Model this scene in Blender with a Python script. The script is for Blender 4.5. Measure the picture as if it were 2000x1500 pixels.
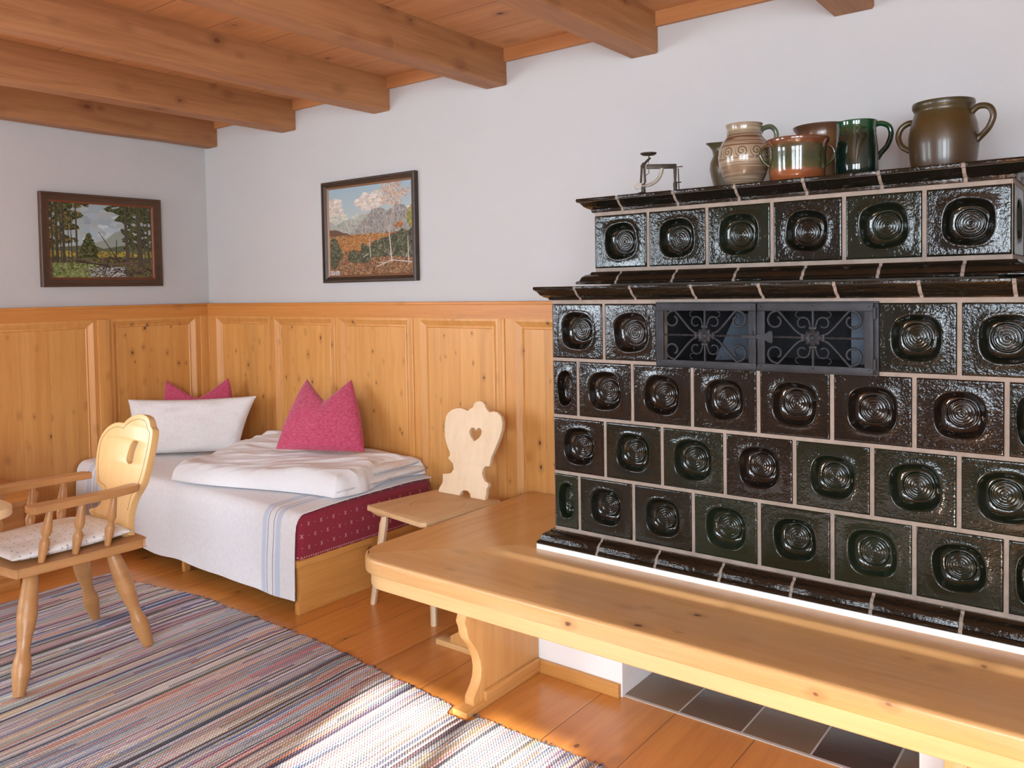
import bpy, bmesh, math, random
import numpy as np
from mathutils import Vector, Matrix
random.seed(7)
PI = math.pi
S = bpy.context.scene
COL = S.collection
for o in list(bpy.data.objects): bpy.data.objects.remove(o)

# ------------------------------------------------------------------ camera
CAM = Vector((4.9492, -3.1199, 1.3964))
cd = bpy.data.cameras.new('camera'); cam = bpy.data.objects.new('camera', cd); COL.objects.link(cam)
RIGHT = Vector((0.7928256, 0.60922761, -0.01641002)); DOWN = Vector((0.00847709, -0.03794717, -0.99924379))
FWD = Vector((-0.60938962, 0.79208695, -0.03524997))
m = Matrix((RIGHT, -DOWN, -FWD)).transposed().to_4x4(); m.translation = CAM
cam.matrix_world = m
cd.sensor_width = 36; cd.lens = 1605.175 * 36 / 2000
cd.shift_x = 0.0; cd.shift_y = -(750 - 624.2) / 2000
cd.clip_start = 0.02; cd.clip_end = 100
S.camera = cam

# ------------------------------------------------------------------ world, sun, windows' daylight, exposure
w = bpy.data.worlds.new('world'); S.world = w; w.use_nodes = True
bg = w.node_tree.nodes['Background']; bg.inputs[0].default_value = (0.75, 0.86, 1.0, 1); bg.inputs[1].default_value = 1.0
S.view_settings.view_transform = 'Standard'; S.view_settings.look = 'None'
S.view_settings.gamma = 1.0; S.view_settings.use_curve_mapping = False
S.view_settings.exposure = 0.48

def light(name, kind, energy, color, loc, direction, **k):
    l = bpy.data.lights.new(name, kind); l.energy = energy; l.color = color
    for a, b in k.items(): setattr(l, a, b)
    o = bpy.data.objects.new(name, l); COL.objects.link(o); o.location = loc
    o.rotation_euler = Vector(direction).to_track_quat('-Z', 'Y').to_euler()
    return o
# room: x 0..6.3, y -5.0..0; windows in the wall behind the camera (y = -5.0) and in the left wall; the right-wall one is added to brighten the left wall
WINS = [('x', 0.35, 1.35), ('x', 3.90, 4.84), ('x', 5.20, 6.05), ('y', -4.0, -2.8), ('r', -4.75, -3.75)]
WZ0, WZ1 = 0.92, 2.18; RX_ = 6.3
light('daylight_window_left', 'AREA', 75, (0.78, 0.895, 1.0), (0.85, -5.2, 1.55), (0.1, 1, -0.12), shape='RECTANGLE', size=1.0, size_y=1.26)
light('daylight_window_middle', 'AREA', 55, (0.78, 0.895, 1.0), (4.37, -5.2, 1.55), (-0.1, 1, -0.12), shape='RECTANGLE', size=0.94, size_y=1.26)
light('daylight_window_right', 'AREA', 115, (0.78, 0.895, 1.0), (5.62, -5.2, 1.55), (-0.7, 1, 0.0), shape='RECTANGLE', size=0.85, size_y=1.26)
light('daylight_window_side', 'AREA', 65, (0.76, 0.885, 1.0), (-0.2, -3.4, 1.55), (1, 0.12, -0.15), shape='RECTANGLE', size=1.2, size_y=1.26)
light('added_fill_far_side', 'AREA', 95, (0.78, 0.895, 1.0), (RX_ + 0.2, -4.25, 1.55), (-1, 0.25, 0.0), shape='RECTANGLE', size=1.0, size_y=1.26)  # fill at an added, unseen right-wall window, lifts the left wall
SUN_EL = math.radians(26.6); az = Vector((-0.28, 0.96, 0)).normalized()
sd = Vector((az.x * math.cos(SUN_EL), az.y * math.cos(SUN_EL), -math.sin(SUN_EL)))
light('sun', 'SUN', 26.0, (1.0, 0.95, 0.86), (4, -9, 5), sd, angle=math.radians(1.2))

# ------------------------------------------------------------------ material helpers
class NT:
    def __init__(self, name):
        self.m = bpy.data.materials.new(name); self.m.use_nodes = True
        self.t = self.m.node_tree; self.b = self.t.nodes['Principled BSDF']
    def n(self, kind, **k):
        nd = self.t.nodes.new(kind)
        for a, v in k.items():
            if a.startswith('i_'):
                key = a[2:]; key = int(key) if key.isdigit() else key.replace('_', ' ')
                self.set(nd, key, v)
            else: setattr(nd, a, v)
        return nd
    def set(self, nd, key, v):
        if hasattr(v, 'node'): self.t.links.new(v, nd.inputs[key])
        else: nd.inputs[key].default_value = v
    def math(self, op, a, b=0.0, c=0.0, clamp=False):
        nd = self.n('ShaderNodeMath', operation=op); nd.use_clamp = clamp
        self.set(nd, 0, a); self.set(nd, 1, b); self.set(nd, 2, c)
        return nd.outputs[0]
    def vmath(self, op, a, b=(0, 0, 0)):
        nd = self.n('ShaderNodeVectorMath', operation=op); self.set(nd, 0, a)
        if op == 'SCALE': self.set(nd, 'Scale', b)
        else: self.set(nd, 1, b)
        return nd.outputs[0]
    def comb(self, x, y, z):
        nd = self.n('ShaderNodeCombineXYZ'); self.set(nd, 0, x); self.set(nd, 1, y); self.set(nd, 2, z); return nd.outputs[0]
    def sep(self, v):
        nd = self.n('ShaderNodeSeparateXYZ'); self.set(nd, 0, v); return nd.outputs
    def obj(self): return self.n('ShaderNodeTexCoord').outputs['Object']
    def noise(self, v, scale, detail=2.0, rough=0.5, dist=0.0, out='Fac'):
        nd = self.n('ShaderNodeTexNoise'); self.set(nd, 'Vector', v); self.set(nd, 'Scale', scale)
        self.set(nd, 'Detail', detail); self.set(nd, 'Roughness', rough); self.set(nd, 'Distortion', dist)
        return nd.outputs[out]
    def white(self, v, dim='3D', out='Value'):
        nd = self.n('ShaderNodeTexWhiteNoise', noise_dimensions=dim)
        self.set(nd, 'W' if dim == '1D' else 'Vector', v); return nd.outputs[out]
    def mix(self, f, a, b, blend='MIX'):
        nd = self.n('ShaderNodeMix', data_type='RGBA', blend_type=blend)
        self.set(nd, 0, f); self.set(nd, 6, a); self.set(nd, 7, b); return nd.outputs[2]
    def ramp(self, f, stops, interp='LINEAR'):
        nd = self.n('ShaderNodeValToRGB'); self.set(nd, 0, f); cr = nd.color_ramp; cr.interpolation = interp
        while len(cr.elements) < len(stops): cr.elements.new(0.5)
        for e, (p, c) in zip(cr.elements, stops):
            e.position = p; e.color = (*c, 1) if len(c) == 3 else c
        return nd.outputs[0]
    def mr(self, v, a, b, c=0.0, d=1.0, smooth=True):
        nd = self.n('ShaderNodeMapRange'); nd.interpolation_type = 'SMOOTHSTEP' if smooth else 'LINEAR'
        for i, q in enumerate((v, a, b, c, d)): self.set(nd, i, q)
        return nd.outputs[0]
    def bump(self, h, strength=0.3, dist=0.002):
        nd = self.n('ShaderNodeBump'); self.set(nd, 'Height', h); self.set(nd, 'Strength', strength); self.set(nd, 'Distance', dist)
        self.t.links.new(nd.outputs[0], self.b.inputs['Normal'])
    def done(self, color=None, rough=0.5, spec=None, metal=0.0, coat=0.0, coat_r=0.1, sheen=0.0):
        if color is not None: self.set(self.b, 'Base Color', color if hasattr(color, 'node') else (*color, 1))
        self.set(self.b, 'Roughness', rough); self.b.inputs['Metallic'].default_value = metal
        if spec is not None: self.set(self.b, 'Specular IOR Level', spec)
        self.b.inputs['Coat Weight'].default_value = coat; self.b.inputs['Coat Roughness'].default_value = coat_r
        if sheen: self.b.inputs['Sheen Weight'].default_value = sheen
        return self.m

def wood(name, c1, c2, axis=2, knots=0.5, rough=0.42, plank=None, seam=0.0015, seamc=None, grain=1.0, knotc=(0.10, 0.03, 0.012), tone=0.12, coat=0.0, knot_scale=8.0, rough_var=0.0):
    """pine: grain along `axis`; plank=(axis, pitch, offset) splits it into boards"""
    N = NT(name); P = N.obj()
    rnd = N.n('ShaderNodeObjectInfo').outputs['Random']
    P0 = P
    off = N.comb(N.math('MULTIPLY', rnd, 7.3), N.math('MULTIPLY', rnd, 5.1), N.math('MULTIPLY', rnd, 9.7))
    P = N.vmath('ADD', P, off)
    tonev = None; seamf = None
    if plank:
        pa, pitch, po = plank
        v = N.math('DIVIDE', N.math('SUBTRACT', N.sep(P0)[pa], po), pitch)
        idx = N.math('FLOOR', v); fr = N.math('FRACT', v)
        wn = N.n('ShaderNodeTexWhiteNoise', noise_dimensions='1D'); N.set(wn, 'W', N.math('ADD', idx, 0.37))
        P = N.vmath('ADD', P, N.vmath('SCALE', wn.outputs['Color'], 17.0))
        tonev = wn.outputs['Value']
        edge = N.math('MULTIPLY', N.math('MINIMUM', fr, N.math('SUBTRACT', 1.0, fr)), pitch)
        seamf = N.mr(edge, seam * 0.4, seam * 1.6, 1.0, 0.0)
    warp = N.vmath('SCALE', N.noise(P, 1.6, 2, out='Color'), 0.10)
    sc = [26.0, 26.0, 26.0]; sc[axis] = 1.1
    sf = [150.0, 150.0, 150.0]; sf[axis] = 5.0
    g1 = N.noise(N.vmath('MULTIPLY', N.vmath('ADD', P, warp), tuple(sc)), 1.0, 3, 0.55)
    g2 = N.noise(N.vmath('MULTIPLY', P, tuple(sf)), 1.0, 2, 0.6)
    lo = [3.0, 3.0, 3.0]; lo[axis] = 0.7
    g3 = N.noise(N.vmath('MULTIPLY', P, tuple(lo)), 1.0, 2)
    f = N.math('ADD', N.math('MULTIPLY', g1, 0.55 * grain), N.math('MULTIPLY', g2, 0.28 * grain))
    f = N.math('ADD', f, N.math('MULTIPLY', g3, 0.35))
    f = N.mr(f, 0.40 * (0.35 + 0.65 * grain), 0.25 + 0.62 * grain, 0.0, 1.0)
    col = N.mix(f, (*c1, 1), (*c2, 1))
    if tonev is not None or tone:
        t = tonev if tonev is not None else rnd
        col = N.mix(1.0, col, N.ramp(t, [(0, (1 - tone,) * 3), (1, (1 + tone * .6,) * 3)]), 'MULTIPLY')
    if knots > 0:
        ks = [1.0, 1.0, 1.0]; ks[axis] = 0.6
        kv = N.n('ShaderNodeTexVoronoi', voronoi_dimensions='3D', feature='F1')
        N.set(kv, 'Vector', N.vmath('ADD', N.vmath('MULTIPLY', P, tuple(ks)), N.vmath('SCALE', N.noise(P, 22, 2, out='Color'), 0.012)))
        N.set(kv, 'Scale', knot_scale)
        rr = N.sep(kv.outputs['Color'])
        gate = N.math('GREATER_THAN', rr[0], 1.0 - knots)
        r0 = N.math('ADD', 0.045, N.math('MULTIPLY', rr[1], 0.075))
        kk = N.mr(N.math('DIVIDE', kv.outputs['Distance'], r0), 0.55, 1.05, 1.0, 0.0)
        halo = N.mr(N.math('DIVIDE', kv.outputs['Distance'], r0), 1.0, 3.2, 0.45, 0.0)
        col = N.mix(N.math('MULTIPLY', halo, gate), col, (*[x * 0.62 for x in c2], 1))
        col = N.mix(N.math('MULTIPLY', kk, N.math('MULTIPLY', gate, 0.95)), col, (*knotc, 1))
    if seamf is not None:
        col = N.mix(N.math('MULTIPLY', seamf, 0.85), col, (*(seamc or [x * 0.25 for x in c2]), 1))
        N.bump(N.math('SUBTRACT', N.math('MULTIPLY', g2, 0.15), seamf), 0.35, 0.002)
    else: N.bump(N.math('ADD', g2, g1), 0.10, 0.001)
    r = rough
    if rough_var: r = N.mr(g3, 0.3, 0.7, rough - rough_var, rough + rough_var)
    return N.done(col, r, coat=coat, coat_r=0.18)

def plain(name, c, rough=0.6, bs=0, bstr=0.2, bdist=0.001, var=0.0, vs=8.0, **k):
    N = NT(name); P = N.obj(); col = c
    if var:
        g = N.noise(P, vs, 4, 0.6)
        col = N.mix(N.mr(g, 0.3, 0.7), (*[x * (1 - var) for x in c], 1), (*[min(1, x * (1 + var)) for x in c], 1))
    if bs: N.bump(N.noise(P, bs, 4, 0.6), bstr, bdist)
    return N.done(col, rough, **k)

# ------------------------------------------------------------------ mesh helpers
def tag(o, label=None, cat=None, group=None, kind=None):
    if label: o['label'] = label
    if cat: o['category'] = cat
    if group: o['group'] = group
    if kind: o['kind'] = kind
    return o
def thing(name, label, cat, loc=(0, 0, 0), rotz=0, group=None):
    o = bpy.data.objects.new(name, None); COL.objects.link(o); o.empty_display_size = 0.05
    o.location = loc; o.rotation_euler = (0, 0, rotz)
    return tag(o, label, cat, group)
def link(name, me, mat, parent=None, world=True):
    me.name = name
    o = bpy.data.objects.new(name, me); COL.objects.link(o)
    if mat is not None:
        for mm in (mat if isinstance(mat, (list, tuple)) else [mat]): me.materials.append(mm)
    if parent is not None:
        o.parent = parent
        if world:
            pm = Matrix.Translation(parent.location) @ parent.rotation_euler.to_matrix().to_4x4()
            if parent.parent: pm = Matrix.Translation(parent.parent.location) @ parent.parent.rotation_euler.to_matrix().to_4x4() @ parent.matrix_parent_inverse @ pm
            o.matrix_parent_inverse = pm.inverted()
    return o
def smooth_by_angle(bm, ang=35):
    for f in bm.faces: f.smooth = True
    for e in bm.edges:
        if len(e.link_faces) == 2 and e.calc_face_angle(0) > math.radians(ang): e.smooth = False
def obj(name, bm, mat, parent=None, smooth=35, fix=True):
    if fix: bmesh.ops.recalc_face_normals(bm, faces=bm.faces)
    if smooth: smooth_by_angle(bm, smooth)
    me = bpy.data.meshes.new(name); bm.to_mesh(me); bm.free()
    return link(name, me, mat, parent)
def box(bm, x0, x1, y0, y1, z0, z1, bev=0.0, mat=0):
    vs = [bm.verts.new(p) for p in ((x0, y0, z0), (x1, y0, z0), (x1, y1, z0), (x0, y1, z0), (x0, y0, z1), (x1, y0, z1), (x1, y1, z1), (x0, y1, z1))]
    fs = [bm.faces.new([vs[i] for i in q]) for q in ((3, 2, 1, 0), (4, 5, 6, 7), (0, 1, 5, 4), (1, 2, 6, 5), (2, 3, 7, 6), (3, 0, 4, 7))]
    for f in fs: f.material_index = mat
    if bev > 0:
        es = list({e for f in fs for e in f.edges})
        bmesh.ops.bevel(bm, geom=es, offset=bev, segments=2, profile=0.5, affect='EDGES')
    return vs
def boxo(name, dims, mat, parent=None, bev=0.0):
    bm = bmesh.new(); box(bm, *dims, bev=bev); return obj(name, bm, mat, parent)
def tube(bm, pts, r, seg=8, cap=True, flat=1.0, up=(0, 0, 1)):
    pts = [Vector(p) for p in pts]; rs = r if isinstance(r, (list, tuple)) else [r] * len(pts)
    rings = []; upv = Vector(up)
    for i, p in enumerate(pts):
        d = (pts[min(i + 1, len(pts) - 1)] - pts[max(i - 1, 0)]).normalized()
        a = d.cross(upv)
        if a.length < 1e-4: a = d.cross(Vector((1, 0, 0)))
        a.normalize(); b = d.cross(a).normalized()
        rings.append([bm.verts.new(p + a * (math.cos(t) * rs[i]) + b * (math.sin(t) * rs[i] * flat)) for t in [2 * PI * k / seg for k in range(seg)]])
    for A, B in zip(rings, rings[1:]):
        for k in range(seg): bm.faces.new((A[k], A[(k + 1) % seg], B[(k + 1) % seg], B[k]))
    if cap: bm.faces.new(rings[0][::-1]); bm.faces.new(rings[-1])
def lathe(bm, prof, c=(0, 0, 0), seg=40, mat=0, deform=None):
    rings = []
    for r, z in prof:
        if r < 1e-5: rings.append([bm.verts.new((c[0], c[1], c[2] + z))]); continue
        row = []
        for k in range(seg):
            t = 2 * PI * k / seg; p = Vector((r * math.cos(t), r * math.sin(t), z))
            if deform: p = deform(p, t, z)
            row.append(bm.verts.new(Vector(c) + p))
        rings.append(row)
    for A, B in zip(rings, rings[1:]):
        for k in range(seg):
            k2 = (k + 1) % seg
            if len(A) == 1 and len(B) == 1: break
            if len(A) == 1: f = bm.faces.new((A[0], B[k2], B[k]))
            elif len(B) == 1: f = bm.faces.new((A[k], A[k2], B[0]))
            else: f = bm.faces.new((A[k], A[k2], B[k2], B[k]))
            f.material_index = mat
def turned(bm, p0, p1, prof, seg=14):
    """turned spindle between two points; prof = [(t, r)]"""
    p0 = Vector(p0); p1 = Vector(p1); d = p1 - p0; q = d.to_track_quat('Z', 'Y').to_matrix(); L = d.length
    rings = []
    for t, r in prof:
        rings.append([bm.verts.new(p0 + q @ Vector((r * math.cos(a), r * math.sin(a), t * L))) for a in [2 * PI * k / seg for k in range(seg)]])
    for A, B in zip(rings, rings[1:]):
        for k in range(seg): bm.faces.new((A[k], A[(k + 1) % seg], B[(k + 1) % seg], B[k]))
    bm.faces.new(rings[0][::-1]); bm.faces.new(rings[-1])
def catmull(pts, n=6, closed=False):
    P = [Vector(p) for p in pts]; out = []; N_ = len(P); rng = N_ if closed else N_ - 1
    for i in range(rng):
        p0 = P[(i - 1) % N_] if (closed or i > 0) else P[0]; p1 = P[i]; p2 = P[(i + 1) % N_]
        p3 = P[(i + 2) % N_] if (closed or i + 2 < N_) else P[-1]
        for k in range(n):
            t = k / n
            out.append(0.5 * ((2 * p1) + (-p0 + p2) * t + (2 * p0 - 5 * p1 + 4 * p2 - p3) * t * t + (-p0 + 3 * p1 - 3 * p2 + p3) * t ** 3))
    if not closed: out.append(P[-1])
    return out
def plate(name, loops, thick, mtx, mat, parent=None, bevel=0.002, center=False):
    """flat board cut to an outline, with holes; local XY outline, thickness along +Z, placed by mtx"""
    cu = bpy.data.curves.new(name, 'CURVE'); cu.dimensions = '2D'; cu.fill_mode = 'BOTH'
    cu.extrude = thick / 2 - bevel; cu.bevel_depth = bevel; cu.bevel_resolution = 1; cu.offset = -bevel
    for L in loops:
        sp = cu.splines.new('POLY'); sp.points.add(len(L) - 1); sp.use_cyclic_u = True
        for i, p in enumerate(L): sp.points[i].co = (p[0], p[1], 0, 1)
    co = bpy.data.objects.new(name, cu); COL.objects.link(co)
    bpy.context.view_layer.update()
    me = bpy.data.meshes.new_from_object(co.evaluated_get(bpy.context.evaluated_depsgraph_get()))
    bpy.data.objects.remove(co); bpy.data.curves.remove(cu)
    bm = bmesh.new(); bm.from_mesh(me); bpy.data.meshes.remove(me)
    bmesh.ops.remove_doubles(bm, verts=bm.verts, dist=1e-5)
    bmesh.ops.transform(bm, matrix=mtx @ Matrix.Translation((0, 0, 0 if center else thick / 2)), verts=bm.verts)
    return obj(name, bm, mat, parent, smooth=30)
def frame(o, x, y, z):
    m = Matrix((Vector(x), Vector(y), Vector(z))).transposed().to_4x4(); m.translation = Vector(o); return m
def grid_closed(bm, top, bot):
    """two equal 2-D grids of points joined into a closed slab"""
    T = [[bm.verts.new(p) for p in r] for r in top]; B = [[bm.verts.new(p) for p in r] for r in bot]
    n, mm = len(T), len(T[0])
    for i in range(n - 1):
        for j in range(mm - 1):
            bm.faces.new((T[i][j], T[i + 1][j], T[i + 1][j + 1], T[i][j + 1]))
            bm.faces.new((B[i][j + 1], B[i + 1][j + 1], B[i + 1][j], B[i][j]))
    for j in range(mm - 1):
        bm.faces.new((T[0][j], T[0][j + 1], B[0][j + 1], B[0][j])); bm.faces.new((T[-1][j + 1], T[-1][j], B[-1][j], B[-1][j + 1]))
    for i in range(n - 1):
        bm.faces.new((T[i + 1][0], T[i][0], B[i][0], B[i + 1][0])); bm.faces.new((T[i][-1], T[i + 1][-1], B[i + 1][-1], B[i][-1]))
def ss(a, b, x):
    t = max(0.0, min(1.0, (x - a) / (b - a))); return t * t * (3 - 2 * t)
def vnoise(x, y=0.0, z=0.0):
    from mathutils import noise
    return noise.noise(Vector((x, y, z)))

# ------------------------------------------------------------------ materials
M_PLASTER = plain('white_plaster', (0.53, 0.521, 0.518), 0.9, bs=14, bstr=0.25, bdist=0.006, var=0.012, vs=3)
M_PLASTER2 = plain('white_limewash', (0.90, 0.90, 0.90), 0.9, bs=60, bstr=0.35, bdist=0.003)
M_FLOOR = wood('floor_boards_pine', (0.72, 0.305, 0.072), (0.55, 0.200, 0.038), axis=1, knots=0.8, rough=0.30, plank=(0, 0.2675, 0.265), seam=0.0016, tone=0.14, coat=0.25, knot_scale=7.5, knotc=(0.14, 0.04, 0.012))
M_PANEL = wood('wainscot_pine_panel', (0.70, 0.355, 0.105), (0.56, 0.245, 0.058), axis=2, knots=1.0, rough=0.42, plank=(0, 0.13, 0.02), seam=0.0004, tone=0.08, knot_scale=14)
M_PANELY = wood('wainscot_pine_panel_left', (0.70, 0.355, 0.105), (0.56, 0.245, 0.058), axis=2, knots=1.0, rough=0.42, plank=(1, 0.15, 0.02), seam=0.0004, tone=0.08, knot_scale=13)
M_STILE = wood('wainscot_pine_stile', (0.68, 0.335, 0.098), (0.56, 0.24, 0.057), axis=2, knots=0.6, rough=0.42, tone=0, knot_scale=12)
M_RAILX = wood('wainscot_pine_rail', (0.62, 0.255, 0.060), (0.50, 0.185, 0.038), axis=0, knots=0.5, rough=0.42, tone=0)
M_RAILY = wood('wainscot_pine_rail_left', (0.62, 0.255, 0.060), (0.50, 0.185, 0.038), axis=1, knots=0.5, rough=0.42, tone=0)
M_BEAM = wood('beam_spruce', (0.435, 0.205, 0.084), (0.26, 0.100, 0.035), axis=1, knots=1.0, rough=0.6, knot_scale=8, knotc=(0.16, 0.05, 0.02), tone=0.06)
M_CEIL = wood('ceiling_spruce', (0.60, 0.30, 0.13), (0.47, 0.215, 0.085), axis=0, knots=0.35, rough=0.6, plank=(1, 0.271, 0.006), seam=0.002, tone=0.08, knot_scale=4.5)
M_TRIM = wood('ceiling_trim_wood', (0.54, 0.235, 0.085), (0.43, 0.165, 0.055), axis=0, knots=0.0, rough=0.5)
M_BENCHX = wood('bench_pine_front', (0.70, 0.415, 0.175), (0.58, 0.30, 0.105), axis=0, knots=1.0, rough=0.33, tone=0.03, coat=0.2, knot_scale=9.5, knotc=(0.16, 0.06, 0.025), rough_var=0.05)
M_BENCHY = wood('bench_pine_arm', (0.66, 0.345, 0.115), (0.53, 0.24, 0.065), axis=1, knots=0.35, rough=0.33, tone=0.03, coat=0.2, knot_scale=5.0, rough_var=0.05)
M_BENCHF = wood('bench_pine_apron', (0.76, 0.50, 0.235), (0.66, 0.385, 0.15), axis=0, knots=0.6, rough=0.42, tone=0.03, knot_scale=8.0)
M_BENCHZ = wood('bench_pine_support', (0.72, 0.40, 0.145), (0.60, 0.285, 0.085), axis=2, knots=0.4, rough=0.42, tone=0.03, knot_scale=6.0)
M_PALE = wood('pale_limewood', (0.80, 0.62, 0.42), (0.71, 0.51, 0.31), axis=2, knots=0.0, rough=0.6, tone=0.0, grain=0.9)
M_PALEY = wood('pale_limewood_seat', (0.72, 0.48, 0.26), (0.62, 0.38, 0.18), axis=1, knots=0.0, rough=0.6, tone=0.0, grain=0.9)
M_CHAIR = wood('armchair_maple', (0.78, 0.50, 0.215), (0.70, 0.42, 0.16), axis=2, knots=0.0, rough=0.38, tone=0.0, grain=0.8, coat=0.15)
M_CHAIRD = wood('armchair_elm', (0.54, 0.275, 0.105), (0.42, 0.195, 0.066), axis=1, knots=0.0, rough=0.4, tone=0.03, grain=0.9, coat=0.15)
M_BED = wood('bed_pine', (0.66, 0.33, 0.095), (0.53, 0.23, 0.055), axis=1, knots=0.8, rough=0.4, tone=0.0, knot_scale=7)
M_BEDX = wood('bed_pine_side', (0.66, 0.33, 0.095), (0.53, 0.23, 0.055), axis=0, knots=0.3, rough=0.4, tone=0.0, knot_scale=5)
M_TABLE = wood('table_pine', (0.82, 0.60, 0.34), (0.74, 0.49, 0.25), axis=0, knots=0.3, rough=0.4, tone=0.0)
M_IRON = plain('wrought_iron', (0.030, 0.031, 0.035), 0.55, bs=90, bstr=0.4, bdist=0.001, var=0.2, vs=20, metal=0.55)
M_DARK = plain('niche_near_black', (0.010, 0.010, 0.012), 0.9)  # even near-black for the niche lining
M_STEEL = plain('grey_sheet_metal', (0.07, 0.09, 0.12), 0.6, metal=0.2, var=0.2, vs=10)
M_GROUT = plain('joint_grout', (0.275, 0.222, 0.182), 0.9, bs=120, bstr=0.4, bdist=0.001, var=0.12, vs=25)
M_BRONZE = plain('aged_brass', (0.055, 0.040, 0.026), 0.5, metal=0.4, var=0.3, vs=60)
M_SCALEW = plain('scale_quadrant', (0.38, 0.33, 0.28), 0.45, metal=0.5, var=0.15, vs=80)

def glaze(cup=False):
    N = NT('dark_tile_glaze_cup' if cup else 'dark_tile_glaze'); P = N.obj()
    at = N.n('ShaderNodeAttribute', attribute_name='tone'); tn = at.outputs['Fac']
    g = N.noise(P, 9, 4, 0.6)
    c = N.ramp(N.math('ADD', N.math('MULTIPLY', tn, 0.8), N.math('MULTIPLY', g, 0.3)),
               [(0.0, (0.009, 0.0045, 0.0028)), (0.35, (0.006, 0.0045, 0.003)), (0.65, (0.005, 0.0065, 0.0036)), (1.0, (0.008, 0.014, 0.0066))])
    wv = N.vmath('ADD', P, N.vmath('SCALE', N.noise(P, 30, 2, out='Color'), 0.012))
    h1 = N.noise(wv, 72, 3, 0.5); h2 = N.noise(P, 170, 2, 0.5)
    amp = N.mr(N.noise(P, 4.0, 2), 0.35, 0.65, 0.35, 1.0)
    N.bump(N.math('MULTIPLY', N.math('ADD', h1, N.math('MULTIPLY', h2, 0.45)), amp), 0.22 if cup else 0.62, 0.0030)
    return N.done(c, 0.055 if cup else 0.085, spec=0.5)
M_GLAZE = [glaze(), glaze(True)]
def glaze_smooth():
    N = NT('dark_moulding_glaze'); P = N.obj()
    g = N.noise(P, 9, 4, 0.6)
    c = N.ramp(g, [(0.2, (0.010, 0.006, 0.004)), (0.8, (0.006, 0.006, 0.0035))])
    sx = N.vmath('MULTIPLY', P, (14, 14, 120))
    N.bump(N.math('ADD', N.noise(sx, 1.0, 3, 0.6), N.math('MULTIPLY', N.noise(P, 75, 3), 0.9)), 0.65, 0.0032)
    return N.done(c, 0.08, spec=0.5)
M_MOULD = glaze_smooth()

def fabric(name, c, c2, scale=260, rough=0.95, sheen=0.3, bst=0.4, dist=0.0008, mot=0.5, ms=(60, 60, 260)):
    N = NT(name); P = N.obj()
    g = N.noise(N.vmath('MULTIPLY', P, ms), 1.0, 3, 0.6)
    col = N.mix(N.math('MULTIPLY', N.mr(g, 0.35, 0.65), mot * 2), (*c, 1), (*c2, 1))
    wv = N.math('ADD', N.noise(P, scale, 2), N.math('MULTIPLY', N.noise(N.vmath('MULTIPLY', P, (300, 300, 60)), 1.0, 1), 0.6))
    N.bump(wv, bst, dist)
    return N.done(col, rough, sheen=sheen)
M_MAGENTA = fabric('magenta_wool', (0.42, 0.036, 0.095), (0.56, 0.095, 0.175), mot=0.5)
M_LINEN = fabric('white_linen', (0.79, 0.81, 0.845), (0.83, 0.85, 0.88), scale=180, sheen=0.1, bst=0.25, mot=0.4)
M_LINEN2 = fabric('natural_linen', (0.75, 0.745, 0.75), (0.82, 0.82, 0.83), scale=160, sheen=0.1, bst=0.3, mot=0.5)

# ------------------------------------------------------------------ the room
RX, RY, RZ = 6.3, -5.0, 2.54
bm = bmesh.new(); box(bm, -0.3, RX + 0.3, RY - 0.3, 0.3, -0.10, 0.0); tag(obj('floor', bm, M_FLOOR), kind='structure')
bm = bmesh.new(); box(bm, -0.3, RX + 0.3, RY - 0.3, 0.3, RZ, RZ + 0.06); tag(obj('ceiling', bm, M_CEIL), kind='structure')
bm = bmesh.new(); box(bm, -0.3, RX + 0.3, 0.0, 0.3, 0, RZ); tag(obj('wall_back', bm, M_PLASTER), kind='structure')
bm = bmesh.new(); box(bm, RX, RX + 0.3, -3.75, 0.0, 0, RZ); box(bm, RX, RX + 0.3, RY, -4.75, 0, RZ); box(bm, RX, RX + 0.3, -4.75, -3.75, 0, WZ0); box(bm, RX, RX + 0.3, -4.75, -3.75, WZ1, RZ); tag(obj('wall_right', bm, M_PLASTER), kind='structure')  # opening cut for the added fill window
bm = bmesh.new()
for a, b in ((-0.3, 0.35), (1.35, 3.90), (4.84, 5.20), (6.05, RX + 0.3)): box(bm, a, b, RY - 0.3, RY, 0, RZ)
for a, b in ((0.35, 1.35), (3.90, 4.84), (5.20, 6.05)): box(bm, a, b, RY - 0.3, RY, 0, WZ0); box(bm, a, b, RY - 0.3, RY, WZ1, RZ)
tag(obj('wall_front', bm, M_PLASTER), kind='structure')
bm = bmesh.new()
box(bm, -0.3, 0.0, -2.8, 0.0, 0, RZ); box(bm, -0.3, 0.0, RY, -4.0, 0, RZ)
box(bm, -0.3, 0.0, -4.0, -2.8, 0, WZ0); box(bm, -0.3, 0.0, -4.0, -2.8, WZ1, RZ)
tag(obj('wall_left', bm, M_PLASTER), kind='structure')

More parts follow.
